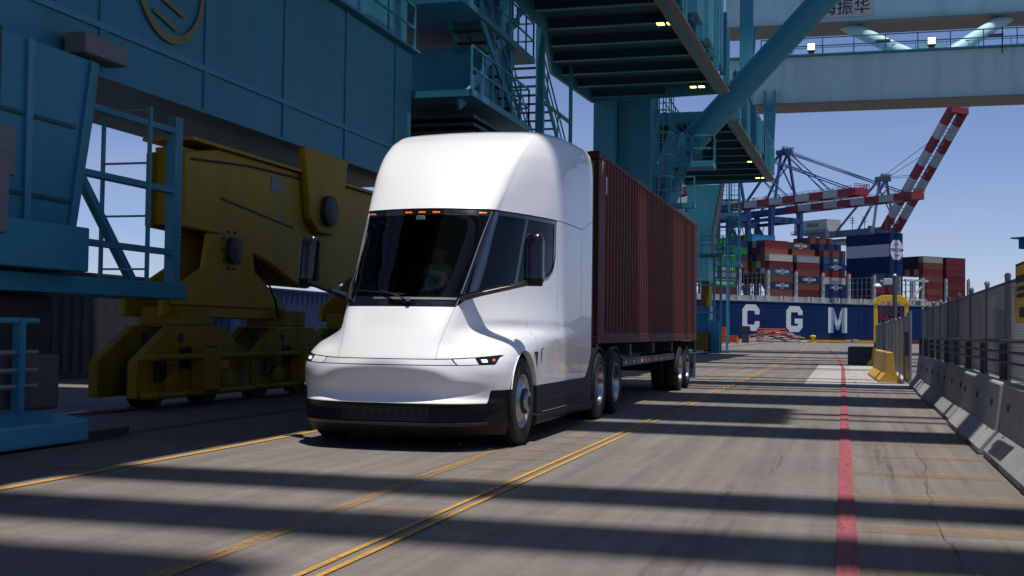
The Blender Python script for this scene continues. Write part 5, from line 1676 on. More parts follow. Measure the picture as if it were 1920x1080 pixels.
boom(k2, 15.15, 17.0, 41)
boom(k2, 17.5, 21.4, 41, -26, 4.6, h=2.0, name='machinery_house')
boom(k2, 19.7, 20.15, 41, 4.7, 46, h=0.6)
boom(k2, 18.6, 18.9, 41, 4.7, 46, h=0.6)
boom(k2, 22.4, 25.95, 41, h=1.6)
boom(k2, 27.85, 28.35, 38, h=0.5)
boom(k2, 29.1, 29.55, 38, h=0.5)

# ------------------------------------------------------------------ third crane, with the cross girders over the road
k3 = empty('gantry_crane', (-8.5, 78, 0), 'farthest blue gantry crane whose pale cross girders span the road at upper right', 'crane', 'blue gantry cranes over the road')
MB().add([(-9.65, 76, 10.8), (-7.55, 76, 10.8), (-7.55, 78, 10.8), (-9.65, 78, 10.8), (-9.65, 76, 7.2), (-8.2, 76, 7.2), (-8.2, 78, 7.2), (-9.65, 78, 7.2)],
         [(0, 1, 2, 3), (7, 6, 5, 4), (0, 4, 5, 1), (1, 5, 6, 2), (2, 6, 7, 3), (3, 7, 4, 0)]).build('crane_leg', TEAL, k3, bevel=0.03)
MB().box(-9.6, -8.2, 76.0, 78.0, 4.6, 7.2).build('leg_foot', TEALG, k3, bevel=0.03)
MB().bar((-7.45, 76.5, 10.8), (-8.15, 76.5, 6.0), 0.12, 0.5).build('leg_sunlit_edge', FLANGE, k3)  # grey strip imitating sunlight on the sloping face of the leg
deck(k3, [(-9.6, 53.0), (-4.85, 53.0), (-4.36, 74.5), (-9.7, 75.5)], 10.8, ((-4.85, 53.0), (-4.36, 74.5)), rib_step=2.6, wall_h=2.1, lamps=((-4.82, 66.2), (-4.86, 73.2)), stiff=1.5)
# foot: travelling gear
for dy in (-2.2, 2.0):
    MB().prism([(77 + dy - 1.7, 0.25), (77 + dy - 1.7, 0.9), (77 + dy - 0.8, 1.4), (77 + dy + 0.8, 1.4), (77 + dy + 1.7, 0.9), (77 + dy + 1.7, 0.25)], 'x', -8.9, -8.0).build('bogie', DYEL, k3, bevel=0.03)
MB().prism([(74.5, 1.6), (75.5, 3.0), (78.5, 3.0), (79.5, 1.6)], 'x', -8.8, -8.1).build('equaliser_plate', TEAL, k3, bevel=0.03)
MB().box(-8.75, -8.2, 76.2, 77.8, 3.0, 4.6).build('pin_bracket', DYEL, k3, bevel=0.03)
MB().lathe([(0, 0), (0, 0.55), (0.4, 0.55), (0.4, 0)], (-8.3, 74.2, 0.72), 'x', 24).build('cable_reel', STEEL, k3, auto=35)
for x, yy in ((-8.95, 74.6), (-7.75, 74.6), (-7.35, 74.8), (-7.35, 79.2)):
    MB().bar((x, yy, 0.1), (x, yy, 6.2), 0.14).build('service_post', TEALG, k3)
for zz in (1.2, 2.6, 4.3, 6.1):
    MB().bar((-9.0, 74.6, zz), (-7.3, 74.6, zz), 0.1).build('service_rail', TEALG, k3)
MB().box(-9.1, -7.2, 74.3, 75.8, 6.1, 6.25).build('service_landing', TEAL, k3)
handrail('handrail', [(-9.1, 74.3, 6.25), (-7.2, 74.3, 6.25), (-7.2, 75.8, 6.25)], k3, step=0.7)
MB().box(-8.0, -7.35, 74.2, 75.0, 0.05, 2.1).build('switch_cabinet', TEAL, k3, bevel=0.03)
# lattice access tower
for x, yy in ((-8.0, 79.6), (-7.3, 79.6), (-6.75, 80.6)):
    MB().bar((x, yy, 0.6 if x == -7.3 else 4.9), (x, yy, 15.5), 0.13).build('tower_post', TEAL, k3)
ladder(k3, -6.95, 80.2, 3.8, 14.5, 0.5, cage=True, face=-1, m=TEAL)
ladder(k3, -7.75, 80.2, 5.0, 14.5, 0.45, cage=False, m=TEAL)
for zz in (5.0, 6.6, 8.4, 10.2, 12.0, 13.8):
    MB().bar((-8.3, 79.8, zz), (-6.6, 79.8, zz), 0.12).build('tower_tie', TEAL, k3)
MB().box(-9.0, -6.5, 79.2, 80.8, 5.75, 5.95).build('landing', TEAL, k3)
handrail('handrail', [(-9.0, 79.2, 5.95), (-6.5, 79.2, 5.95)], k3, step=0.8)
MB().box(-8.8, -6.7, 79.2, 80.8, 9.1, 9.25).build('landing', TEAL, k3)
# festoon loops
for k in range(5):
    a = -7.6 + k * 0.5
    pts = [(a + 0.5 * t, 81, 8.6 - 0.7 * (1 - (2 * t - 1) ** 2)) for t in np.linspace(0, 1, 7)]
    MB().path(pts, 0.03, 5).build('festoon_cable', SIGNK, k3)
# cross girders
MB().box(-8.2, 40, 84.6, 87.4, 17.45, 20.72).build('cross_girder', TEALL, k3, bevel=0.04)
MB().box(-8.2, 40, 84.35, 87.6, 17.33, 17.448).build('girder_flange', FLANGE, k3)
MB().box(-8.2, 40, 84.35, 87.6, 20.722, 20.84).build('girder_flange', TEALG, k3)
MB().box(-8.6, 42, 90.0, 93.0, 24.35, 28.9).build('cross_girder', TEALL, k3, bevel=0.04)
MB().box(-8.6, 42, 89.6, 93.2, 24.2, 24.348).build('girder_flange', FLANGE, k3)
for xx in (-4.2, 8.5, 20):
    MB().box(xx, xx + 0.12, 84.56, 84.6, 17.46, 20.71).build('web_splice', TEALL, k3)
for xa, za, xb, zb in ((0.1, 23.0, 5.3, 20.3), (6.4, 20.3, 11.6, 23.1), (17.5, 23.0, 22.5, 20.3), (23.7, 20.3, 28.7, 23.0)):
    MB().tube((xa, 86 + 5.4 * (za > 22), za * (1.065 if za > 22 else 1)), (xb, 86 + 5.4 * (zb > 22), zb * (1.065 if zb > 22 else 1)), 0.47, 20).build('tube_brace', TEALL, k3, auto=40)
for xx in (5.85, 23.1):
    MB().prism([(xx - 1.5, 20.84), (xx + 1.5, 20.84), (xx + 0.7, 21.5), (xx - 0.7, 21.5)], 'y', 85.6, 86.4).build('gusset', TEALL, k3)
handrail('handrail', [(-5.6, 84.45, 20.84), (30, 84.45, 20.84)], k3, h=1.12, step=2.05, m=TEALG, r=0.035)
handrail('handrail', [(-5.6, 87.4, 20.84), (30, 87.4, 20.84)], k3, h=1.12, step=2.05, m=TEALG, r=0.03)
for lx in (-2.16, 5.74, 14.0):
    fl = MB().box(lx - 0.28, lx + 0.28, 84.1, 84.4, 21.0, 21.55).build('floodlight', FLANGE, k3, bevel=0.03)
    for zz in (21.06, 21.3):
        MB().box(lx - 0.24, lx + 0.24, 84.07, 84.099, zz, zz + 0.2).build('lamp_face', LAMPW, fl)
    MB().box(lx - 0.2, lx + 0.2, 84.2, 84.3, 20.84, 21.0).build('lamp_stand', STEEL, fl)
for lx in (2.6, 9.8):
    MB().box(lx - 0.5, lx + 0.5, 84.3, 84.5, 21.45, 21.6).build('siren_box', FLANGE, k3, bevel=0.02)
MB().bar((10.2, 84.2, 22.0), (10.2, 84.2, 20.2), 0.08).build('hanging_hook', STEEL, k3)
# hinge links and columns between girders and deck
MB().box(-6.7, -5.85, 79.7, 80.5, 12.6, 24.0).build('column', TEAL, k3, bevel=0.03)
MB().add([(-6.9, 84.0, 22.8), (-5.9, 84.0, 22.8), (-6.05, 84.0, 21.0), (-6.75, 84.0, 21.0), (-6.9, 84.5, 22.8), (-5.9, 84.5, 22.8), (-6.05, 84.5, 21.0), (-6.75, 84.5, 21.0)], [(0, 1, 2, 3), (7, 6, 5, 4), (0, 4, 5, 1), (1, 5, 6, 2), (2, 6, 7, 3), (3, 7, 4, 0)]).build('hinge_bracket', TEAL, k3)
for s_ in (-1, 1):
    MB().box(-4.96 + s_ * 0.34 - 0.09, -4.96 + s_ * 0.34 + 0.09, 83.9, 84.34, 17.0, 18.3).build('hinge_lug', TEALG, k3, bevel=0.03)
MB().prism([(-5.2, 17.4), (-4.72, 17.4), (-4.55, 16.6), (-4.62, 15.2), (-4.72, 12.8), (-5.2, 12.8), (-5.3, 15.2), (-5.37, 16.6)], 'y', 83.8, 84.3).build('hinge_link', TEALG, k3, bevel=0.03)
MB().lathe([(0, 0), (0, 0.22), (0.15, 0.22), (0.15, 0)], (-4.96, 83.65, 17.1), 'y', 20).build('hinge_pin', TEAL, k3, auto=35)
# maker's panel on the upper girder
pn = MB().box(-3.15, 2.1, 89.95, 89.998, 24.75, 28.2).build('name_panel', BOOMW, k3)
Mx = lambda x, z: Matrix.Translation((x, 89.93, z)) @ Matrix.Rotation(math.radians(90), 4, 'X')
try:
    text_mesh('\u4e0a\u6d77\u632f\u534e', 'lettering', SIGNK, pn, 1.2, Mx(-0.5, 25.4), 0.01)
    text_mesh('ZPMC', 'lettering', REDP, pn, 1.6, Mx(-0.5, 26.75), 0.01, 0.02)
except Exception as e:
    print('text', e)
boom(k3, 30.2, 32.5, 36, h=1.4)
boom(k3, 33.4, 33.95, 36, h=0.5)
boom(k3, 35.7, 36.25, 36, h=0.5)
boom(k3, 44.6, 45.2, 34, h=0.5)
boom(k3, 46.2, 47.0, 34, h=0.5)
boom(k3, 52.0, 54.2, 40, h=1.0)
boom(k3, 57.0, 57.8, 40, h=0.5)
boom(k3, 60.5, 62.3, 40, h=0.8)
boom(k3, 67.0, 69.5, 40, h=1.0)
boom(k3, 82.0, 87.0, 48, h=2.0)
boom(k3, 92.0, 96.0, 48, h=2.0)

# ------------------------------------------------------------------ stacked containers behind the near crane
def yard_box(x0, x1, y0, y1, z0, m, label):
    r = empty('shipping_container', ((x0 + x1) / 2, (y0 + y1) / 2, z0), label, 'container', 'containers behind the near crane')
    h = 2.6
    prof = []
    n = 30
    p_ = (y1 - y0 - 0.3) / n
    for k in range(n):
        a = y0 + 0.15 + k * p_
        prof += [(a, 0.0), (a + p_ * 0.28, 0.0), (a + p_ * 0.5, 0.04), (a + p_ * 0.78, 0.04)]
    prof.append((y1 - 0.15, 0.0))
    MB().grid([[(x1 - 0.02 - d, yy, z) for yy, d in prof] for z in (z0 + 0.12, z0 + h - 0.06)]).build('side_wall', m, r)
    MB().box(x0, x1 - 0.08, y0 + 0.05, y1 - 0.05, z0 + 0.05, z0 + h - 0.03).build('box_body', m, r)
    for zz, hh in ((z0, 0.14), (z0 + h - 0.07, 0.07)):
        MB().box(x1 - 0.07, x1, y0 + 0.1, y1 - 0.1, zz, zz + hh).build('rail', m, r)
    for yy in (y0, y1 - 0.16):
        MB().box(x1 - 0.16, x1 + 0.004, yy, yy + 0.16, z0, z0 + h).build('corner_post', m, r)
BOXM = {
 'brown': mat('box_brown', (0.20, 0.065, 0.04), 0.6, spec=0.2, var=0.15, vscale=0.3, dirt=0.3),
 'maroon': mat('box_maroon', (0.17, 0.028, 0.035), 0.6, spec=0.2, var=0.15, vscale=0.3, dirt=0.25),
 'dark red': mat('box_dark_red', (0.115, 0.02, 0.024), 0.6, spec=0.2, var=0.15, vscale=0.3, dirt=0.25),
 'navy blue': mat('box_navy', (0.018, 0.04, 0.115), 0.55, spec=0.2, var=0.15, vscale=0.3, dirt=0.2),
 'slate blue': mat('box_slate', (0.05, 0.085, 0.15), 0.55, spec=0.2, var=0.12, vscale=0.3, dirt=0.2),
 'cream': mat('box_cream', (0.50, 0.47, 0.38), 0.6, spec=0.2, var=0.08, vscale=0.3, dirt=0.3, dirtcol=(0.25, 0.2, 0.14)),
 'grey': mat('box_grey', (0.30, 0.31, 0.30), 0.6, spec=0.2, var=0.08, vscale=0.3, dirt=0.25),
 'green': mat('box_green', (0.02, 0.22, 0.055), 0.55, spec=0.2, var=0.12, vscale=0.3, dirt=0.15),
 'light blue': mat('box_light_blue', (0.025, 0.20, 0.40), 0.5, spec=0.2, var=0.08, vscale=0.3),
 'charcoal': mat('box_charcoal', (0.05, 0.055, 0.065), 0.6, spec=0.2, var=0.15, vscale=0.3),
}
yard_box(-20.5, -18.0, 4.0, 16.2, 0, BOXM['brown'], 'dim brown container behind the near crane at the far left')
yard_box(-20.5, -18.0, 16.8, 29.0, 0, BOXM['charcoal'], 'dark container seen through the open bay of the near crane')
yard_box(-20.5, -18.0, 29.6, 41.8, 0, BOXM['navy blue'], 'navy blue container behind the yellow bogies next to the truck mirror')
yard_box(-20.5, -18.0, 42.4, 54.6, 0, BOXM['maroon'], 'maroon container farthest along behind the near crane')

# ------------------------------------------------------------------ the container ship, built in its own frame: x along the ship, y away from us
SO = Vector((-23.5, 477.0, 0.0))
ST = math.atan2(0.714, 0.700)
def place(o):
    o.location = SO
    o.rotation_euler = (0, 0, ST)
ship = empty('container_ship', (0, 0, 0), 'huge navy blue container ship with white C G M hull letters behind the quay', 'ship')
W0 = -1.5
MB().prism([(-170, W0), (105, W0), (135, 2), (150, 12), (158, 25), (150, 38), (135, 48), (105, 51), (-170, 51)], 'z', 0.2, 13.8).build('hull', HULL, ship)
MB().prism([(-170, W0 + 0.1), (105, W0 + 0.1), (135, 2.1), (150, 12), (158, 25), (150, 38), (135, 48), (105, 51), (-170, 51)], 'z', -5.0, 0.198).build('boot_topping', HULLR, ship)
for zz in (3.2, 6.2, 9.2, 11.8):
    MB().box(-170, 105, W0 - 0.03, W0 + 0.02, zz, zz + 0.07).build('hull_seam', HULL, ship)
for k, s_ in enumerate((-28, -6.5, 17, 41, 45, 52, 60, 66)):
    MB().box(s_, s_ + 0.35, W0 - 0.12, W0, 0.2, 13.6 if k > 2 else 5.5).build('fender_strake', HULL if k != 0 else HULLR, ship)
MB().box(-170, 120, W0 - 0.2, W0 + 1.0, 13.81, 14.15).build('deck_edge', SHIPG, ship)
MB().box(-170, 120, W0 + 1.4, W0 + 1.8, 14.2, 16.15).build('hatch_coaming', SHIPG, ship)
MB().box(-170, 120, 0, 49, 14.1, 16.2).build('hatch_cover', SHIPD, ship)
s_ = -60.0
k = 0
while s_ < 100:
    MB().box(s_, s_ + (0.9 if k % 3 else 1.3), W0 - 0.25, W0 + 0.6, 14.15, 16.25).build('stanchion', BOOMW, ship)
    s_ += (2.3, 5.0, 7.2)[k % 3]
    k += 1
# hull letters as raised plates
def letter(sc, zc, w, h, kind):
    t = w * 0.28
    x0, x1, z0, z1 = sc - w / 2, sc + w / 2, zc - h / 2, zc + h / 2
    c = w * 0.22
    polys = []
    if kind == 'C':
        polys = [[(x0 + c, z0), (x0, z0 + c), (x0, z1 - c), (x0 + c, z1), (x0 + c + 0.1, z1), (x0 + t + 0.35, z1 - t), (x0 + t, z1 - t - 0.35), (x0 + t, z0 + t + 0.35), (x0 + t + 0.35, z0 + t), (x0 + c + 0.1, z0)],
                 [(x0 + c + 0.1, z1), (x1 - c, z1), (x1, z1 - c), (x1, z1 - h * 0.37), (x1 - t, z1 - h * 0.37), (x1 - t, z1 - t - 0.35), (x1 - t - 0.35, z1 - t), (x0 + t + 0.35, z1 - t)],
                 [(x0 + c + 0.1, z0), (x0 + t + 0.35, z0 + t), (x1 - t - 0.35, z0 + t), (x1 - t, z0 + t + 0.35), (x1 - t, z0 + h * 0.37), (x1, z0 + h * 0.37), (x1, z0 + c), (x1 - c, z0)]]
    elif kind == 'G':
        polys = [[(x0 + c, z0), (x0, z0 + c), (x0, z1 - c), (x0 + c, z1), (x0 + c + 0.1, z1), (x0 + t + 0.35, z1 - t), (x0 + t, z1 - t - 0.35), (x0 + t, z0 + t + 0.35), (x0 + t + 0.35, z0 + t), (x0 + c + 0.1, z0)],
                 [(x0 + c + 0.1, z1), (x1 - c, z1), (x1, z1 - c), (x1, z1 - h * 0.34), (x1 - t, z1 - h * 0.34), (x1 - t, z1 - t - 0.35), (x1 - t - 0.35, z1 - t), (x0 + t + 0.35, z1 - t)],
                 [(x0 + c + 0.1, z0), (x0 + t + 0.35, z0 + t), (x1 - t - 0.35, z0 + t), (x1 - t, z0 + t + 0.35), (x1 - t, z0 + h * 0.33), (sc + 0.1, z0 + h * 0.33), (sc + 0.1, z0 + h * 0.52), (x1, z0 + h * 0.52), (x1, z0 + c), (x1 - c, z0)]]
    else:
        polys = [[(x0, z0), (x0 + t, z0), (x0 + t, z1 - 3.0), (x0 + t, z1), (x0, z1)], [(x1 - t, z0), (x1, z0), (x1, z1), (x1 - t, z1)],
                 [(x0 + t, z1), (x0 + t, z1 - 4.2), (sc - 0.8, z0 + 1.2), (sc + 0.8, z0 + 1.2), (x1 - t, z1 - 4.2), (x1 - t, z1), (sc, z0 + 4.6)]]
    mb = MB()
    for p in polys:
        # only the face and a shallow rim: lettering stands 3 cm proud
        mb.prism(p, 'y', W0 - 0.06, W0 - 0.005)
    mb.build('hull_letter', LETTER, ship)
letter(-16.6, 7.5, 8.6, 10.2, 'C')
letter(5.8, 7.3, 8.6, 10.2, 'G')
letter(29.2, 7.2, 10.4, 10.2, 'M')
letter(-62, 7.5, 8.6, 10.2, 'M')
# lashing bridges between the bays
def lash(s_, rows=1, full=False):
    for dw in (0.0,):
        p = MB().box(s_ - 0.55, s_ + 0.55, -1.2, -0.2, 14.2, 26.0).build('lashing_post', BOOMW, ship)
        for zz in (17.4, 20.2, 23.0):
            MB().box(s_ - 0.18, s_ + 0.18, -1.23, -1.2, zz, zz + 1.9).build('post_slot', SHIPD, p)
        MB().box(s_ - 0.3, s_ + 0.3, -1.0, -0.5, 26.0, 26.6).build('beacon', REDP, p)
    if full:
        mb = MB()
        for k in range(17):
            mb.box(s_ - 0.18, s_ + 0.18, 0.8 + 2.5 * k, 1.2 + 2.5 * k, 14.2, 25.2)
        mb.build('lashing_frame', SHIPG, ship)
        for zz in (17.6, 20.4, 23.2, 25.2):
            MB().box(s_ - 0.5, s_ + 0.5, 0.2, 42, zz, zz + 0.22).build('lashing_walkway', SHIPG, ship)
        for k in range(7):
            MB().bar((s_, 1.2 + 5 * k, 14.4), (s_, 4.2 + 5 * k, 20.2), 0.16).build('lashing_rod', WOOD, ship)
for i in range(-4, 9):
    lash(14.5 * i - 7.25, full=i in (-2, -1, 0, 3, 4, 5, 6))
# tower
tw = MB().box(61.0, 68.6, 0.2, 25.0, 14.2, 44.6).build('accommodation_tower', HULL, ship)
MB().box(60.95, 61.0, 0.6, 25.0, 34.6, 39.8).build('white_band', SHIPW, tw)
MB().box(60.9, 60.95, 0.2, 25.0, 28.0, 28.12).build('tower_seam', HULL, tw)
for zz in (18.5, 22.6):
    MB().box(65.2, 67.4, 0.1, 0.2, zz, zz + 2.6).build('window', SIGNK, tw)
n = 40
MB().prism([(64.8 + 3.75 * math.cos(2 * math.pi * q / n), max(33.2, min(41.6, 37.4 + 4.6 * math.sin(2 * math.pi * q / n)))) for q in range(n)], 'y', 0.1, 0.19).build('logo_disc', LETTER, tw)
def arcplate(sc, zc, r, a0, a1, wd, m, par, y=0.05):
    mb = MB()
    prev = None
    rows = []
    for q in range(11):
        a = lerp(a0, a1, q / 10)
        w_ = wd * math.sin(math.pi * (0.15 + 0.85 * q / 10))
        rows.append([(sc + (r + d) * math.cos(a), y, zc + (r * 0.8 + d) * math.sin(a)) for d in (-w_, w_)])
    mb.grid(rows).build('logo_arc', m, par)
arcplate(64.8, 37.4, 3.0, 1.2, 2.3, 0.28, REDP, tw)
arcplate(64.8, 37.4, 3.0, 4.3, 5.4, 0.28, REDP, tw)
MT = Matrix.Translation((64.8, 0.06, 37.4)) @ Matrix.Rotation(math.radians(90), 4, 'X')
text_mesh('CMA CGM', 'lettering', HULL, tw, 1.75, MT, 0.01, 0.03)
for k in range(9):
    MB().box(62 + 0.7 * (k % 4), 62.5 + 0.7 * (k % 4), 1 + 2.4 * k, 2.2 + 2.4 * k, 44.6, 45.3 + 0.5 * (k % 3)).build('roof_gear', GREYC, tw)
MB().tube((65, 6, 44.6), (65, 6, 52), 0.18, 8).build('mast', GREYC, tw)
# white crane arm and gear aft of the tower
MB().bar((74, -0.5, 14.2), (74, -0.5, 24.5), 1.0).build('provision_crane_post', BOOMW, ship)
MB().bar((74, -0.5, 17.5), (81, -0.5, 24), 0.7).build('provision_crane_arm', BOOMW, ship)
MB().box(69, 83, -1.0, 0, 24.3, 25.2).build('gantry_walkway', BOOMW, ship)
MB().box(72, 82, -1.0, 0, 16.3, 16.9).build('gantry_walkway', BOOMW, ship)
ship_children = ship

# containers: frame with recessed panels, shared by colour
HC = 2.76
def box_mesh(col, L=12.19):
    key = 'box_' + col + str(L)
    if key in bpy.data.meshes:
        return bpy.data.meshes[key]
    mb = MB()
    mb.box(-L / 2 + 0.02, L / 2 - 0.02, 0.05, 2.39, 0.03, HC - 0.06)
    for x in (-L / 2, L / 2 - 0.2):
        for yy in (0.0, 2.24):
            mb.box(x, x + 0.2, yy, yy + 0.2, 0, HC - 0.03)
    for yy in (0.0, 2.32):
        mb.box(-L / 2 + 0.2, L / 2 - 0.2, yy, yy + 0.12, 0.0, 0.2)
        mb.box(-L / 2 + 0.2, L / 2 - 0.2, yy, yy + 0.12, HC - 0.16, HC - 0.03)
    for k in range(24):
        xx = -L / 2 + 0.35 + k * (L - 0.7) / 24
        mb.box(xx, xx + 0.22, 0.015, 0.05, 0.2, HC - 0.16)
    for zz in (0.0, HC - 0.2):
        mb.box(-L / 2 + 0.005, -L / 2 + 0.13, 0.2, 2.24, zz, zz + 0.17)
    me = mb.mesh(key, (0, 0, 0))
    me.materials.append(BOXM[col])
    return me
cM = Matrix.Translation(SO) @ Matrix.Rotation(ST, 4, 'Z')
ORD = ['', 'lowest', 'second', 'third', 'fourth', 'fifth', 'sixth', 'seventh', 'eighth', 'ninth', 'tenth']
BAYN = {-2: 'stack behind the teal ladder', -1: 'stack behind the empty bay', 0: 'tall stack above letter C', 1: 'middle stack above letter G', 2: 'stack left of the tower',
        4: 'low stack by the tower', 6: 'stack right of the tower', 7: 'rightmost stack of the ship'}
def sbox(bay, row, tier, col, text=None, tm=None):
    o = bpy.data.objects.new('ship_container', box_mesh(col))
    COL.objects.link(o)
    p = Vector((14.5 * bay, 2.5 * row, 16.25 + HC * (tier - 1)))
    o.matrix_world = cM @ Matrix.Translation(p)
    rown = '' if row == 0 else ', %s row back' % ORD[row + 1]
    tag(o, '%s container%s, %s tier%s, %s' % (col, ' lettered %s' % text if text else '', ORD[tier], rown, BAYN[bay]), 'container', 'containers stacked on the ship')
    if text:
        MT_ = Matrix.Translation((0.6, -0.03, HC / 2)) @ Matrix.Rotation(math.radians(90), 4, 'X')
        t = text_mesh(text, 'lettering', LETTER, None, 1.45 if text != 'EVERGREEN' else 1.5, MT_, 0.01, 0.03)
        t.parent = o
        if text == 'CMA CGM':
            for sg in (1, -1):
                mb = MB()
                rows = []
                for q in range(7):
                    a = (math.pi / 2 - 0.5 + q / 6) if sg > 0 else (math.pi * 1.5 - 0.5 + q / 6)
                    rows.append([(0.6 + (2.2 + d) * math.cos(a), -0.03, HC / 2 + (0.95 + d) * math.sin(a)) for d in (-0.07, 0.07)])
                a_ = MB().grid(rows)
                me = a_.mesh('logo_arc', (0, 0, 0)); me.materials.append(LETTER)
                ao = bpy.data.objects.new('logo_arc', me); COL.objects.link(ao); ao.parent = o
    return o
stacks = {
 (-2, 0): ['dark red', ('green', 'EVERGREEN'), 'grey', ('green', 'EVERGREEN'), 'green', ('green', 'EVERGREEN')],
 (0, 0): ['brown', ('navy blue', 'CMA CGM'), 'brown', ('slate blue', 'CMA CGM'), 'maroon', 'cream'],
 (1, 0): ['dark red', 'brown', ('navy blue', 'CMA CGM'), 'brown', 'maroon', 'grey'],
 (2, 0): ['navy blue', ('navy blue', 'CMA CGM'), 'cream', 'maroon', ('navy blue', 'CMA CGM'), ('slate blue', 'APL'), 'brown'],
 (4, 0): ['navy blue', 'maroon', 'slate blue', 'navy blue'],
 (6, 0): ['maroon', 'brown', 'maroon', 'brown', 'maroon', 'brown', 'grey'],
 (7, 0): ['maroon', 'dark red', 'maroon', 'dark red', 'maroon', 'maroon', 'maroon'],
}
for (b, r), cols in stacks.items():
    for t, c in enumerate(cols):
        col, tx = (c if isinstance(c, tuple) else (c, None))
        sbox(b, r, t + 1, col, tx)
rs = random.Random(11)
pool = ['dark red', 'maroon', 'navy blue', 'dark red', 'green', 'charcoal', 'maroon', 'brown', 'grey', 'navy blue']
for r in range(1, 9):                       # shaded ends of the tall stack
    top = 8 if r < 4 else 9
    for t in range(3, top + 1):
        col = pool[rs.randrange(len(pool))]
        if r == 1 and t == 7: col = 'brown'
        if r == 1 and t == 8: col = 'maroon'
        if r == 4 and t == 9: col = 'light blue'
        if t == 9 and r > 4: col = ['green', 'dark red', 'maroon', 'green'][r - 5]
        sbox(0, r, t, col)
sbox(1, 1, 7, 'brown'); sbox(1, 1, 6, 'navy blue'); sbox(1, 2, 8, 'charcoal', 'CMA CGM'); sbox(1, 2, 7, 'maroon'); sbox(1, 3, 8, 'green'); sbox(1, 4, 8, 'dark red'); sbox(1, 5, 8, 'brown')
sbox(2, 1, 7, 'dark red'); sbox(2, 1, 8, 'navy blue'); sbox(2, 2, 8, 'navy blue', 'CMA CGM'); sbox(2, 3, 9, 'brown'); sbox(2, 3, 8, 'maroon'); sbox(2, 4, 9, 'charcoal'); sbox(2, 5, 9, 'dark red'); sbox(2, 6, 9, 'brown')
for r in (2, 3, 4, 5, 6, 7):
    for t in (6, 7, 8):
        sbox(-2, r, t, ['dark red', 'green', 'navy blue', 'green', 'green', 'navy blue', 'maroon'][(r + t) % 7])
for r in (4, 5, 6, 7):
    for t in (5, 6, 7, 8):
        sbox(-1, r, t, ['green', 'navy blue', 'green', 'brown', 'charcoal'][(r * 2 + t) % 5])
for r in (1, 2, 3, 4, 5):
    for t in (5, 6, 7):
        sbox(6, r, t, ['navy blue', 'maroon', 'grey', 'dark red', 'navy blue', 'maroon'][(r * 3 + t) % 6])
for r in (1, 2):
    for t in (5, 6, 7):
        sbox(7, r, t, ['dark red', 'maroon', 'dark red'][(r + t) % 3])
place(ship)

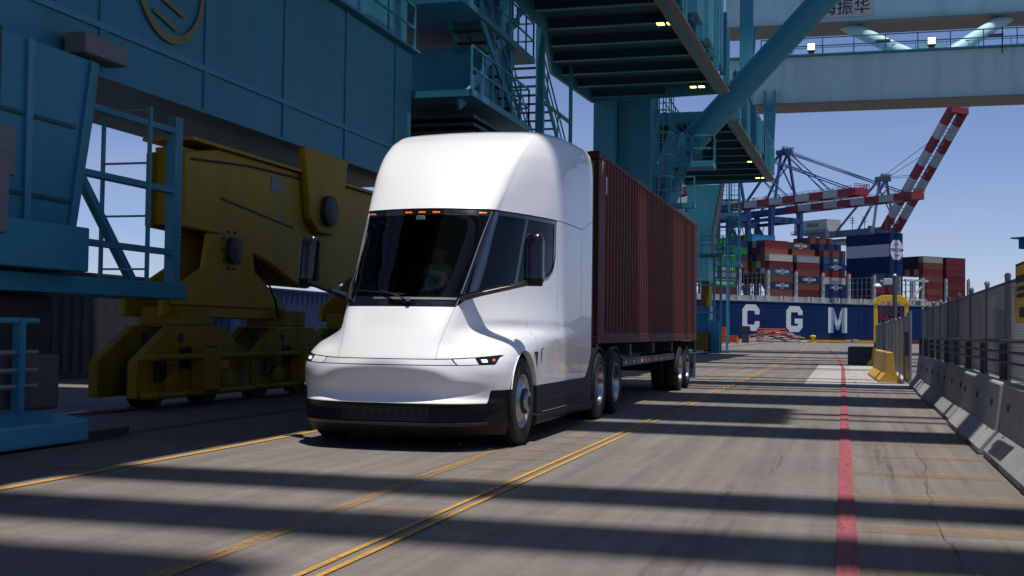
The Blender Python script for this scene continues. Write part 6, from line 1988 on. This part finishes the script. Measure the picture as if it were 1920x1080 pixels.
# ------------------------------------------------------------------ quay cranes on the far side of the ship
def far_crane(s0, zb, m, label, raised=False, house=True, houselab=None, wh=64.0, tipw=-12.0, bands=9, span=9.0, beamgap=5.0, apexz=26.0):
    c = empty('quay_crane', (0, 0, 0), label, 'crane', 'quay cranes behind the ship')
    for w_ in (wh, wh + 30):
        for sg in (-1, 1):
            MB().bar((s0 + sg * span, w_, 0), (s0 + sg * span, w_, zb), 2.0).build('crane_leg', m, c)
        MB().bar((s0 - span, w_, 14), (s0 + span, w_, 14), 1.6).build('portal_beam', m, c)
        MB().bar((s0 - span, w_, zb - 6), (s0 + span, w_, zb - 6), 2.0, 2.6).build('portal_beam', m, c)
    for sg in (-1, 1):
        MB().bar((s0 + sg * span, wh, 18), (s0 + sg * span, wh + 30, zb - 6), 1.1).build('brace', m, c)
        MB().bar((s0 + sg * span, wh, zb - 6), (s0 + sg * span, wh + 30, zb - 6), 1.5).build('side_beam', m, c)
        MB().bar((s0 + sg * beamgap * 0.55, wh - 4, zb - 1.6), (s0 + sg * beamgap * 0.55, wh + 48, zb - 1.6), 1.3, 2.4).build('trolley_girder', m, c)
        # A-frame
        MB().bar((s0 + sg * span * 0.9, wh, zb - 6), (s0 + sg * 2.2, wh + 1, zb + apexz), 1.0).build('mast_leg', m, c)
        MB().bar((s0 + sg * 2.2, wh + 1, zb + apexz), (s0 + sg * span * 0.8, wh + 28, zb - 4), 0.9).build('back_stay', m, c)
        MB().bar((s0 + sg * span * 0.75, wh + 3, zb + apexz * 0.35), (s0 - sg * 2.6, wh + 1.0, zb + apexz * 0.78), 0.5).build('mast_brace', m, c)
    MB().box(s0 - 3.6, s0 + 3.6, wh - 1, wh + 3, zb + apexz - 1.2, zb + apexz + 0.8).build('mast_head', m, c)
    handrail('handrail', [(s0 - 3.6, wh - 1.4, zb + apexz + 0.8), (s0 + 3.6, wh - 1.4, zb + apexz + 0.8), (s0 + 3.6, wh + 3, zb + apexz + 0.8)], c, h=1.5, step=1.2, m=m, r=0.08)
    for k in range(3):
        MB().lathe([(0, 0), (0, 1.1), (0.3, 1.1), (0.3, 0)], (s0 - 2.4 + 2.2 * k, wh - 0.5, zb + apexz + 1.0), 'x', 14).build('sheave', GREYC, c)
    hinge = Vector((0, wh - 4, zb - 1.6))
    tip = Vector((0, tipw, zb - 1.6)) if not raised else Vector((0, wh - 44, zb + 51))
    for sg in (-1, 1):
        off = Vector((s0 + sg * beamgap * 0.55, 0, 0))
        for k in range(bands):
            a = hinge.lerp(tip, k / bands) + off
            b_ = hinge.lerp(tip, (k + 1) / bands) + off
            MB().bar(a, b_, 1.9 if not raised else 2.9, 2.9 if not raised else 3.3, up=(0, 0, 1) if not raised else (0, 1, 0)).build('boom_section', BOOMR if (k % 2 == 0) else BOOMW, c)
    for k in range(bands * 2):
        p = hinge.lerp(tip, (k + 0.5) / (bands * 2))
        MB().bar((s0 - beamgap * 0.5, p.y, p.z - 0.4), (s0 + beamgap * 0.5, p.y, p.z - 0.4), 0.3).build('boom_tie', GREYC, c)
        if k % 2 == 0:
            q = hinge.lerp(tip, (k + 1.5) / (bands * 2))
            MB().bar((s0 - beamgap * 0.5, p.y, p.z - 0.4), (s0 + beamgap * 0.5, q.y, q.z - 0.4), 0.22).build('boom_lattice', GREYC, c)
    MB().box(s0 - beamgap * 0.75, s0 + beamgap * 0.75, tip.y - 1.6, tip.y + 1.2, tip.z - 1.4, tip.z + 1.4).build('boom_head', BOOMR, c)
    handrail('handrail', [(s0 - beamgap * 0.8, tip.y - 1.6, tip.z + 1.4), (s0 + beamgap * 0.8, tip.y - 1.6, tip.z + 1.4), (s0 + beamgap * 0.8, tip.y + 3, tip.z + 1.4)], c, h=1.6, step=1.4, m=BOOMR, r=0.09)
    # walkway along the boom
    if not raised:
        a = hinge + Vector((s0 - beamgap * 0.55 - 1.3, 0, 1.0)); b_ = tip + Vector((s0 - beamgap * 0.55 - 1.3, 0, 1.0))
        handrail('boom_walkway', [tuple(a), tuple(b_)], c, h=1.3, step=3.5, m=GREYC, r=0.07)
    apex = Vector((s0, wh + 0.5, zb + apexz))
    for fr in ((0.42, 0.95) if not raised else (0.45, 0.75)):
        for sg in (-1, 1):
            p = hinge.lerp(tip, fr) + Vector((s0 + sg * beamgap * 0.55, 0, 1.2))
            MB().bar(apex + Vector((sg * 1.8, 0, 0.2)), p, 0.42 if not raised else 0.2).build('fore_stay', m, c)
            if not raised:
                MB().bar(apex + Vector((sg * 1.2, 0, 1.4)), p + Vector((0, 3, 1.0)), 0.16).build('hoist_rope', GREYC, c)
    # light clusters on the beam
    for ww in (wh + 4, wh + 12):
        for dz in (0, 1.2, 2.4):
            MB().box(s0 - span - 0.8, s0 - span + 0.8, ww - 1.2, ww + 1.2, zb + 2.2 + dz, zb + 2.4 + dz).build('lamp_rack', GREYC, c)
        MB().bar((s0 - span, ww, zb - 4.5), (s0 - span, ww, zb + 5.4), 0.25).build('rack_post', m, c)
    if house:
        h_ = MB().box(s0 - 5, s0 + 5, wh + 34, wh + 58, zb + 0.0, zb + 6.5).build('machinery_house', BOOMW, c, bevel=0.15)
        if houselab:
            MTX = Matrix.Translation((s0 - 5.06, wh + 44, zb + 3.5)) @ Matrix.Rotation(math.radians(-90), 4, 'Z') @ Matrix.Rotation(math.radians(90), 4, 'X')
            text_mesh(houselab, 'lettering', SIGNK, h_, 3.0, MTX, 0.02, 0.05)
            MB().prism([(wh + 56.5, zb + 5.6), (wh + 53.0, zb + 5.6), (wh + 53.0, zb + 3.0), (wh + 54.75, zb + 1.2), (wh + 56.5, zb + 3.0)], 'x', s0 - 5.08, s0 - 5.0).build('house_emblem', BOOMR, h_)
            for q in range(3):
                MB().bar((s0 - 5.1, wh + 56.5, zb + 4.6 - q), (s0 - 5.1, wh + 53.0, zb + 5.2 - q), 0.06, 0.35).build('emblem_stripe', BOOMW, h_)
        MB().box(s0 - 5.5, s0 + 5.5, wh + 33, wh + 60, zb - 0.7, zb - 0.05).build('house_deck', m, c)
        handrail('handrail', [(s0 - 5.4, wh + 33, zb - 0.05), (s0 - 5.4, wh + 60, zb - 0.05)], c, h=1.3, step=2.5, m=m, r=0.08)
    place(c)
    return c
far_crane(30.0, 60.0, BLUES, 'blue quay crane with the left of the two lowered red and white booms')
far_crane(62.0, 60.5, BLUES, 'blue quay crane with the right of the two lowered red and white booms')
far_crane(127.0, 55.0, GREYC, 'grey quay crane with raised red and white boom and white machinery house', raised=True, houselab='FENIX', bands=9, beamgap=7.6, apexz=24.0, span=9.5)
far_crane(-26.0, 60.0, BLUES, 'blue quay crane mostly hidden behind the teal crane legs', house=False, tipw=20)
fr_ = empty('quay_crane', (0, 0, 0), 'distant blue crane head jutting in at the right edge', 'crane', 'quay cranes behind the ship')
MB().box(290, 340, 100, 110, 54, 60).build('machinery_house', BLUES, fr_, bevel=0.2)
MB().box(284, 345, 99, 111, 59.8, 60.6).build('house_deck', BLUES, fr_)
handrail('handrail', [(284, 99, 60.6), (345, 99, 60.6)], fr_, h=2.0, step=3, m=BLUES, r=0.12)
for k in range(6):
    MB().bar((291 + 6 * k, 99.5, 50), (291 + 6 * k, 99.5, 54), 0.7).build('hanger', BLUES, fr_)
MB().box(296, 330, 101, 109, 60.6, 66).build('upper_box', BLUES, fr_)
MB().bar((320, 104, 0), (320, 104, 54), 3).build('crane_leg', BLUES, fr_)
MB().bar((345, 104, 0), (345, 104, 54), 3).build('crane_leg', BLUES, fr_)
MB().bar((301, 104, 66), (301, 104, 74), 1.2).build('mast', BLUES, fr_)
place(fr_)
